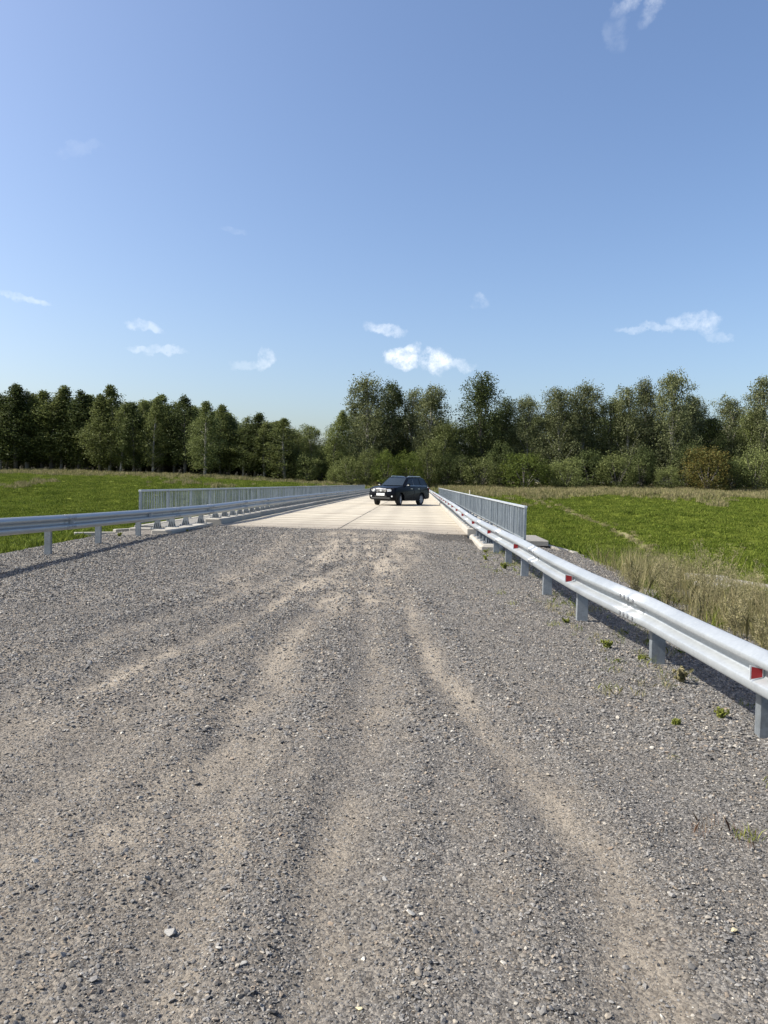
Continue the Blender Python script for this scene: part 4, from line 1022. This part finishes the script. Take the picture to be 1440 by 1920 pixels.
def cam_xz(px, py, D):
    """point in the place at distance D along the road that a spot of the photograph shows"""
    d = CAM_M @ Vector(((px - 720) / 1400, -(py - 960) / 1400, -1)); d = d / d.y
    return d.x * D, 1.45 + d.z * D
cnt_ = {}
def tree(key, px, top, D, wpx, label=None, group=None, name='birch_tree', vi=None):
    x, zt = cam_xz(px, top, D); zb = float(z_terr(np.array([x]), np.array([D]))[0]) - .1
    i = cnt_.get(key, 0); cnt_[key] = i + 1
    tr, cr = PROT[key][(i if vi is None else vi) % len(PROT[key])]
    H = max(zt - zb, 2.0); wm_ = wpx / 1400 * D
    base_w = {'birch': 3.2, 'spire': 2.75, 'bright': 2.75, 'spire_dark': 2.75, 'broad': 4.6, 'broad_dark': 4.6, 'broad_green': 4.6}.get(key, 9.6)
    sx_ = wm_ / base_w; sz_ = H / 10.0
    e = empty(name, (x, D, zb), random.uniform(0, 6.28)); e.scale = (sx_, sx_, sz_)
    ob('trunk', tr, e); ob('crown', cr, e)
    tag(e, label, 'bush' if 'bush' in key else 'tree', group)
    return e

ORD = ['first', 'second', 'third', 'fourth', 'fifth', 'sixth', 'seventh', 'eighth', 'ninth', 'tenth', 'eleventh', 'twelfth', 'thirteenth', 'fourteenth', 'fifteenth', 'sixteenth', 'seventeenth',
       'eighteenth', 'nineteenth', 'twentieth', 'twenty-first', 'twenty-second', 'twenty-third', 'twenty-fourth', 'twenty-fifth', 'twenty-sixth']
LEFT = [(-32, 735, 60), (-2, 731, 52), (25, 723, 50), (47, 721, 44), (76, 731, 52), (97, 724, 48), (118, 735, 46), (148, 733, 56), (170, 738, 50), (190, 742, 44), (207, 726, 44), (228, 745, 40), (252, 757, 46), (270, 744, 42), (290, 751, 38),
        (305, 740, 44), (326, 748, 46), (346, 744, 46), (386, 753, 50), (413, 755, 44), (434, 772, 42), (456, 770, 44), (478, 777, 40), (496, 786, 42), (515, 790, 40), (536, 786, 38)]
for i, (px, top, wd) in enumerate(LEFT):
    D = 150 + random.uniform(-2, 9) + (4 if px < 200 else 0)
    if px == 386:
        tree('bright', px, top, 141, 56, 'pale green birch with white stems standing out in front of the left wood', 'birches along the front of the left wood'); continue
    tree(('spire', 'birch', 'spire_dark', 'birch', 'spire')[i % 5], px + random.uniform(-3, 3), top + random.uniform(-4, 5), D, wd * random.uniform(1.15, 1.65), 'pointed green birch, %s from the left along the front of the left wood' % ORD[i], 'birches along the front of the left wood')
for i in range(30):
    px = -50 + i * 20.5 + random.uniform(-6, 6); top = float(np.interp(px, [-40, 200, 350, 470, 560], [738, 746, 758, 788, 802])) + random.uniform(-6, 8)
    tree(('spire', 'birch')[i % 2], px, top, 164 + random.uniform(-4, 7), 74, 'dark birch standing deep inside the left wood', 'birches deep inside the left wood')
for i in range(24):
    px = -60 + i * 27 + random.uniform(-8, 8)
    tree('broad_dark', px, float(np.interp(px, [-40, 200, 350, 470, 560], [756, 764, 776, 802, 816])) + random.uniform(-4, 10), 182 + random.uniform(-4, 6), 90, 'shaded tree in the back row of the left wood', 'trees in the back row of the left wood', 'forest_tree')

MID = [('broad_green', 586, 794, 152, 52, 'short round birch right of the end of the left wood', 'birch_tree'),
       ('broad_green', 562, 806, 158, 46, 'low green tree between the left wood and the pointed birch', 'birch_tree'),
       ('spire', 627, 771, 150, 48, 'lone pointed birch standing left of the tall middle trees', 'birch_tree'),
       ('broad', 693, 703, 153, 96, 'tall grey-green birch rising highest above the parked car', 'birch_tree'),
       ('broad_dark', 736, 712, 158, 78, 'dark tall tree close behind the highest birch over the car', 'forest_tree'),
       ('broad', 770, 728, 162, 76, 'loose birch right of the dark tall tree above the car roof', 'birch_tree'),
       ('broad', 812, 720, 155, 84, 'ragged birch with open top left of the gap in the treeline', 'birch_tree'),
       ('broad_green', 835, 790, 150, 60, 'low green birch filling the gap in the treeline', 'birch_tree'),
       ('broad_dark', 903, 702, 154, 92, 'tall dense tree just right of the gap in the treeline', 'forest_tree'),
       ('broad_dark', 950, 742, 160, 58, 'narrow dark tree leaning on the dense tree right of the gap', 'forest_tree'),
       ('broad', 995, 740, 154, 66, 'pale birch between the dense tree and the broad flat-topped birch', 'birch_tree'),
       ('broad', 1052, 722, 152, 84, 'broad silvery birch, left half of the flat-topped pair', 'birch_tree'),
       ('broad', 1094, 714, 155, 86, 'broad silvery birch, right half of the flat-topped pair', 'birch_tree'),
       ('broad_green', 1146, 742, 156, 66, 'lower green birch in the dip right of the flat-topped pair', 'birch_tree'),
       ('broad', 1185, 722, 153, 70, 'upright birch left of the twin peaks on the right', 'birch_tree'),
       ('broad', 1213, 707, 157, 68, 'birch forming the lower of the twin peaks on the right', 'birch_tree'),
       ('broad', 1270, 694, 152, 80, 'birch with white leaning stem forming the highest peak on the right', 'birch_tree'),
       ('broad', 1306, 738, 156, 62, 'round birch on the right shoulder of the highest peak', 'birch_tree'),
       ('broad_dark', 1340, 778, 152, 60, 'dark low tree behind the orange bush', 'forest_tree'),
       ('broad', 1374, 742, 162, 82, 'rounded birch standing behind above the orange bush', 'birch_tree'),
       ('broad_green', 1408, 765, 152, 62, 'green birch between the rounded birch and the right edge', 'birch_tree'),
       ('broad', 1437, 702, 150, 74, 'tall birch cut by the right edge of the view', 'birch_tree'),
       ('broad', 1490, 715, 152, 90, 'birch standing outside the right edge of the view', 'birch_tree')]
for (k_, px, top, D, wd, lb, nm) in MID: tree(k_, px, top, D, wd * 1.08, lb, 'trees along the front of the right wood', nm)
for i in range(26):
    px = 545 + i * 38 + random.uniform(-10, 10)
    top = float(np.interp(px, [545, 620, 660, 820, 850, 870, 1000, 1130, 1300, 1350, 1480], [815, 815, 765, 775, 815, 775, 770, 765, 760, 790, 760])) + random.uniform(0, 18)
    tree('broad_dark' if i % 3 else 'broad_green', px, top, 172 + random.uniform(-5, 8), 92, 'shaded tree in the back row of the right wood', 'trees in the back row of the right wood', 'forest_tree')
BUSH = [('bush', 726, 843, 141, 52, 'light green bush left behind the parked car'), ('bush', 768, 846, 142, 56, 'light green bush directly behind the roof of the parked car'),
        ('bush_birch', 690, 856, 142, 44, 'small green bush under the highest birch'), ('bush_birch', 655, 850, 144, 48, 'dull green bush at the foot of the tallest birches on the left'),
        ('bush_birch', 806, 832, 146, 52, 'shady green bush right of the car roof'), ('bush_dark', 838, 840, 146, 54, 'dark bush below the gap in the treeline'),
        ('bush_dark', 868, 852, 144, 50, 'dark bush just left above the far end of the right railing'), ('bush_birch', 902, 862, 142, 56, 'low bush in shade above the right railing'),
        ('bush', 985, 846, 140, 88, 'large rounded olive bush standing by itself in front of the right wood'), ('bush_dark', 940, 842, 148, 54, 'dark bush left of the large olive bush'),
        ('bush_birch', 1062, 872, 140, 64, 'low spreading bush right of the large olive bush'), ('bush_dark', 1035, 850, 148, 50, 'dark bush behind the low spreading bush'),
        ('bush_dark', 1108, 845, 147, 60, 'dark bush under the flat-topped birches'), ('bush_birch', 1160, 862, 143, 60, 'green bush in the middle of the right wood edge'),
        ('bush_dark', 1205, 850, 146, 58, 'dark bush left of the white leaning stem'), ('bush_birch', 1252, 868, 142, 54, 'low green bush left of the orange bush'),
        ('bush_dark', 1292, 836, 147, 60, 'dark bush behind the left side of the orange bush'), ('bush_orange', 1328, 838, 140, 92, 'orange and green autumn bush at the edge of the right wood'),
        ('bush_dark', 1376, 846, 142, 58, 'dark bush touching the right side of the orange bush'), ('bush_birch', 1418, 830, 142, 76, 'olive bush close to the right edge of the view'),
        ('bush_birch', 1470, 850, 143, 70, 'bush outside the right edge of the view'), ('bush_dark', 600, 846, 150, 54, 'dark bush left of the lone pointed birch'),
        ('bush_dark', 560, 842, 152, 56, 'dark bush at the right end of the left wood'), ('bush_birch', 630, 862, 146, 40, 'small bush at the foot of the lone pointed birch'),
        ('bush_birch', 578, 866, 148, 44, 'green bush between the left wood and the lone pointed birch')]
for (k_, px, top, D, wd, lb) in BUSH: tree(k_, px, top + (0 if k_ in ('bush', 'bush_orange') else random.uniform(-18, 14)), D, wd * (1.05 if k_ in ('bush', 'bush_orange') else random.uniform(.9, 1.4)), lb, 'bushes at the foot of the right wood', 'bush')
for i in range(24):
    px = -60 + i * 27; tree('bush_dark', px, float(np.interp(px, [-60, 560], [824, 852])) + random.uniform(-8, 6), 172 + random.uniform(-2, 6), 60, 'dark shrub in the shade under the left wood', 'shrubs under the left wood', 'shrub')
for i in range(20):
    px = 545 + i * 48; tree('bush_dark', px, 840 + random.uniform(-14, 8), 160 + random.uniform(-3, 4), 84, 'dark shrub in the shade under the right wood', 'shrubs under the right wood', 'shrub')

# ------------------------------------------------------------------ grasses
def tuft(seed, n, rad, h0, h1, wd, mat, lean=.35, name='tuft'):
    rg = np.random.default_rng(seed); V = []
    a = rg.uniform(0, 6.283, n); r_ = rad * np.sqrt(rg.uniform(0, 1, n)); bx, by = r_ * np.cos(a), r_ * np.sin(a)
    h = rg.uniform(h0, h1, n); d = rg.uniform(0, 6.283, n); l = rg.normal(0, lean, n) * h; w_ = wd * rg.uniform(.7, 1.3, n); q = rg.uniform(0, 6.283, n)
    cx, cy = np.cos(q) * w_ * .5, np.sin(q) * w_ * .5; lx, ly = np.cos(d) * l, np.sin(d) * l
    z0 = np.full(n, -.02)
    A = np.stack([bx - cx, by - cy, z0], 1); B = np.stack([bx + cx, by + cy, z0], 1)
    C_ = np.stack([bx + lx * .4 + cx * .8, by + ly * .4 + cy * .8, h * .6], 1); T = np.stack([bx + lx, by + ly, h], 1)
    D_ = np.stack([bx + lx * .4 - cx * .8, by + ly * .4 - cy * .8, h * .6], 1)
    return quads_mesh(name, np.stack([A, B, C_, T, D_], 1).reshape(-1, 3), n, mat, False, 5)
TG = [tuft(200 + i, 60, .30, .06, .20, .022, M_gblade, .6) for i in range(5)]
TD = [tuft(220 + i, 46, .32, .25, .75, .022, M_dblade, .3) for i in range(5)]
TF = [tuft(240 + i, 52, .62, .09, .26, .065, M_gblade, .6) for i in range(4)]
TDF = [tuft(260 + i, 40, .70, .35, .95, .065, M_dblade, .28) for i in range(4)]

def field(n, y0, y1, xfun, cond, seed, s0, s1):
    rg = np.random.default_rng(seed); y = rg.uniform(y0, y1, n); lo, hi = xfun(y); x = lo + (hi - lo) * rg.uniform(0, 1, n)
    k = cond(x, y, rg.uniform(0, 1, n)); x, y = x[k], y[k]; z = z_terr(x, y)
    rot = np.stack([rg.normal(0, .08, len(x)), rg.normal(0, .08, len(x)), rg.uniform(0, 6.283, len(x))], 1)
    return np.stack([x, y, z], 1), rot, rg.uniform(s0, s1, len(x)) * (.68 + .6 * fbm(x * .55, y * .4, 3, 19))
def xr_(y): return np.interp(y, [0, 8, 14, 18, 24, 26, 200], [6.5, 6.4, 6.2, 4.7, 4.5, 3.2, 3.2])
def in_corr(x, y): return ((x > -8.6) & (x < 3.2) & (y > 20) & (y < 112)) | ((np.abs(x + 2.5) < 4.8) & (y >= 112) & (y < 190))
full = lambda y: (-.66 * y - 6, .58 * y + 5)
rightn = lambda y: (xr_(y), .60 * y + 4)
leftn = lambda y: (-.66 * y - 6, np.full_like(y, -9.4))
g1 = field(11000, 8, 40, rightn, lambda x, y, u: u > dry_mask(x, y) * .8, 301, .8, 1.4)
g2 = field(9000, 8, 40, leftn, lambda x, y, u: ~((x > -10.6) & (y > 20.6) & (y < 24.5)), 302, .8, 1.4)
P, RO, S_ = [np.concatenate([a, b]) for a, b in zip(g1, g2)]
scatter('grass', P, RO, S_, TG, 'short green grass on the near banks beside the road')
nf = lambda x, y, u: (~in_corr(x, y)) & (u > dry_mask(x, y) * .9 + path_mask(x, y) * .9)
g1 = field(42000, 38, 90, full, nf, 303, .55, 1.05); g2 = field(36000, 90, 140, full, nf, 304, .6, 1.1)
P, RO, S_ = [np.concatenate([a, b]) for a, b in zip(g1, g2)]
scatter('meadow_grass', P, RO, S_, TF, 'green grass covering the valley slopes')
g1 = field(34000, 104, 158, full, lambda x, y, u: (~in_corr(x, y)) & (u < dry_mask(x, y) * 1.1), 305, .5, 1.0)
g2 = field(2600, 48, 118, lambda y: (np.full_like(y, 12.0), np.full_like(y, 28.0)), lambda x, y, u: u < path_mask(x, y) * .9, 306, .3, .5)
P, RO, S_ = [np.concatenate([a, b]) for a, b in zip(g1, g2)]
scatter('dry_grass', P, RO, S_, TDF, 'dry straw-coloured grass at the foot of the woods')
# thin dry grass on the right shoulder
rg = np.random.default_rng(310); n = 2300
y = rg.uniform(2.5, 17.5, n); x = np.interp(y, [2.5, 7, 12, 17.5], [3.9, 3.6, 3.5, 4.0]) + 1.6 * rg.uniform(0, 1, n) ** .6 + np.abs(rg.normal(0, .9, n))
k = (x < np.interp(y, [2, 12, 18], [7.6, 7.0, 5.0])) & (np.hypot(x - 6.0, y - 13.6) > 1.5); x, y = x[k], y[k]; z = np.maximum(z_terr(x, y), road_surface(x, y))
scatter('shoulder_grass', np.stack([x, y, z], 1), np.stack([rg.normal(0, .15, len(x)), rg.normal(0, .15, len(x)), rg.uniform(0, 6.3, len(x))], 1), rg.uniform(.25, .62, len(x)),
        [tuft(270 + i, 26, .30, .5, 1.5, .0065, M_dblade, .28) for i in range(3)] + [tuft(275, 40, .22, .15, .7, .010, M_dblade, .5)] + [tuft(280, 40, .22, .12, .5, .012, M_gblade, .5)], 'dry thin grass on the right gravel shoulder')
# straggling low growth round the feet of the right guardrail
rg = np.random.default_rng(312); n = 520; y = rg.uniform(3, 19, n); x = np.array([R_xs(v) for v in y]) + rg.normal(.25, .42, n)
k = (x < 3.4) & (fbm(x * 1.4, y * 1.4, 3, 17) > .47); x, y = x[k], y[k]; z = road_surface(x, y)
scatter('creeping_weeds', np.stack([x, y, z], 1), np.stack([rg.normal(0, .3, len(x)), rg.normal(0, .3, len(x)), rg.uniform(0, 6.3, len(x))], 1), rg.uniform(.25, .8, len(x)) ** 1.5,
        [tuft(290 + i, 22, .16, .03, .16, .006, (M_dblade, M_gblade, M_weedg)[i], 1.1) for i in range(3)], 'thin low weeds straggling round the feet of the right guardrail')
# low growth at the gravel's left edge and by the kerbs
rg = np.random.default_rng(311); n = 1500
y = rg.uniform(9, 21, n); x = -9.35 - np.abs(rg.normal(0, .5, n)) + (fbm(y * .8, y * 0 + 9, 3, 83) - .5) * 1.2
z = np.maximum(z_terr(x, y), road_surface(x, y))
scatter('verge_grass', np.stack([x, y, z], 1), np.stack([rg.normal(0, .15, n), rg.normal(0, .15, n), rg.uniform(0, 6.3, n)], 1), rg.uniform(.4, 1.0, n), TG, 'green grass creeping over the left gravel edge')

# ------------------------------------------------------------------ weeds, each a plant of its own
def weed(seed, h, mat, dens=1.0, w_=.34, leaf=.030):
    rg = np.random.default_rng(seed); st_ = MB(); C = []
    ns = int(rg.integers(9, 15))
    for s_ in range(ns):
        a = rg.uniform(0, 6.28); l = rg.uniform(.1, w_) * h; hh = h * rg.uniform(.65, 1.0)
        pts = [(0, 0, 0), (l * .35 * math.cos(a), l * .35 * math.sin(a), hh * .4), (l * math.cos(a), l * math.sin(a), hh)]
        st_.tube(pts, [.0045, .0035, .0015], 4, False)
        for k in range(int(10 * dens)):
            t = rg.uniform(.15, 1.0); p = Vector(pts[0]).lerp(Vector(pts[1]), t / .4) if t < .4 else Vector(pts[1]).lerp(Vector(pts[2]), (t - .4) / .6)
            a2 = rg.uniform(0, 6.28); L = h * .20 * (1.15 - t); e = p + Vector((math.cos(a2) * L, math.sin(a2) * L, L * .9)); st_.tube([p, e], [.003, .0015], 3, False)
            for q in range(4): C.append(p.lerp(e, rg.uniform(.2, 1.05)))
    q, n = leaf_quads(np.array(C), 4, .016 * (h / .6), leaf, rg, .01, .8)
    return st_, q, n
def plant(x, y, h, seed, mat, label, cat='weed', name='weed', dens=1.0, leaf=.030, w_=.34, group='weeds growing along the right shoulder'):
    st_, q, n = weed(seed, h, mat, dens, w_, leaf); z = float(max(z_terr(np.array([x]), np.array([y]))[0], road_surface(np.array([x]), np.array([y]))[0]))
    e = empty(name, (x, y, z - .01)); st_.build('stem', M_weed, e); ob('leaves', quads_mesh('leaves', q, n, mat), e); tag(e, label, cat, group)
WD = [(4.15, 10.9, 1.15, 'tall dry weed rising highest behind the beam joint of the right guardrail'), (4.6, 11.4, 1.0, 'dry bushy weed right of the tallest weed'), (3.75, 11.3, .85, 'dry weed left of the tallest weed behind the guardrail'),
      (3.45, 11.9, .6, 'pale dry stalks behind the guardrail left of the weed clump'), (4.9, 10.7, .95, 'brown weed in the middle of the clump behind the guardrail'), (4.3, 10.1, .7, 'low grey-brown weed in front of the tallest weed'),
      (5.3, 12.3, .95, 'slim weed with upright spike left of the broken gutter'), (5.0, 13.0, .7, 'short weed at the left end of the broken gutter'), (4.0, 9.5, .55, 'tangled dry weed right behind the upper beam of the guardrail'),
      (4.5, 9.1, .6, 'olive dry weed between the guardrail and the broken gutter'), (5.1, 9.6, .7, 'dry weed below the broken gutter'), (3.9, 8.5, .5, 'low dry weed behind the near beam of the guardrail'),
      (4.4, 8.0, .6, 'dry weed near the right edge behind the near beam'), (4.9, 8.5, .65, 'straw-coloured weed at the right edge below the gutter'), (3.6, 7.5, .45, 'lowest dry weed behind the near beam at the right edge'),
      (5.7, 10.6, .7, 'dry weed in front of the right end of the gutter'), (4.2, 12.6, .8, 'thin weed standing before the green slope'), (4.75, 11.95, 1.05, 'second tallest dry weed behind the guardrail'), (5.6, 13.1, .5, 'small weed in front of the broken gutter')]
for i, (x, y, h, lb) in enumerate(WD): plant(x, y, h, 400 + i, M_weed, lb, dens=1.0, leaf=.017, w_=.42)
GW = [(2.28, 5.62, .20, 'bright yellow-green seedling beside the nearest right guardrail post'), (1.86, 5.33, .10, 'small green seedling alone on the dark gravel in front of the guardrail'),
      (1.98, 7.75, .20, 'green sprout in the guardrail shadow left of the joint post'), (2.22, 7.35, .13, 'low green tuft just left of the joint post'), (1.80, 9.0, .14, 'green weed at the foot of the third visible right post'),
      (1.65, 14.2, .28, 'green weed clump by the right guardrail near the kerb end'), (1.42, 15.6, .22, 'yellowish weed clump on the gravel near the right kerb block'), (1.55, 17.2, .2, 'weed tuft at the end of the right kerb block'),
      (-6.45, 20.6, .14, 'small green tuft along the left kerb block'), (-6.75, 22.0, .12, 'green weeds growing against the side of the left kerb block'), (2.33, 6.6, .32, 'thin dry sprig standing in the guardrail shadow'), (-7.7, 18.9, .22, 'leafy weed by the last left post on gravel')]
for i, (x, y, h, lb) in enumerate(GW): plant(x, y, h * .5, 450 + i, M_weedg if i != 10 else M_weed, lb, name='seedling', dens=.4, leaf=.026, w_=.7, group='small green weeds along the guardrails')
e = empty('grass_tuft', (1.52, 3.62, float(road_surface(np.array([1.52]), np.array([3.62]))[0]))); tag(e, 'reddish dry grass tuft on the gravel at the right edge', 'grass tuft')
ob('blades', tuft(500, 90, .16, .02, .07, .0022, M_redgr, 1.2, 'blades'), e); ob('green_blades', tuft(501, 40, .06, .02, .06, .004, M_weedg, .8, 'green_blades'), e, (.10, .0, 0))
# dead twigs on the gravel
for i, (x, y, a, L, lb) in enumerate(((1.95, 6.35, .12, .22, 'dark dead twig on the gravel in front of the joint post'),)):
    z = float(road_surface(np.array([x]), np.array([y]))[0]) + .012; m_ = MB(); c, s_ = math.cos(a), math.sin(a)
    m_.tube([(-c * L / 2, -s_ * L / 2, 0), (0, .01, .006), (c * L / 2, s_ * L / 2, .002)], [.002, .003, .001], 4)
    o = m_.build('twig', M_bgrey); o.location = (x, y, z); tag(o, lb, 'twig')
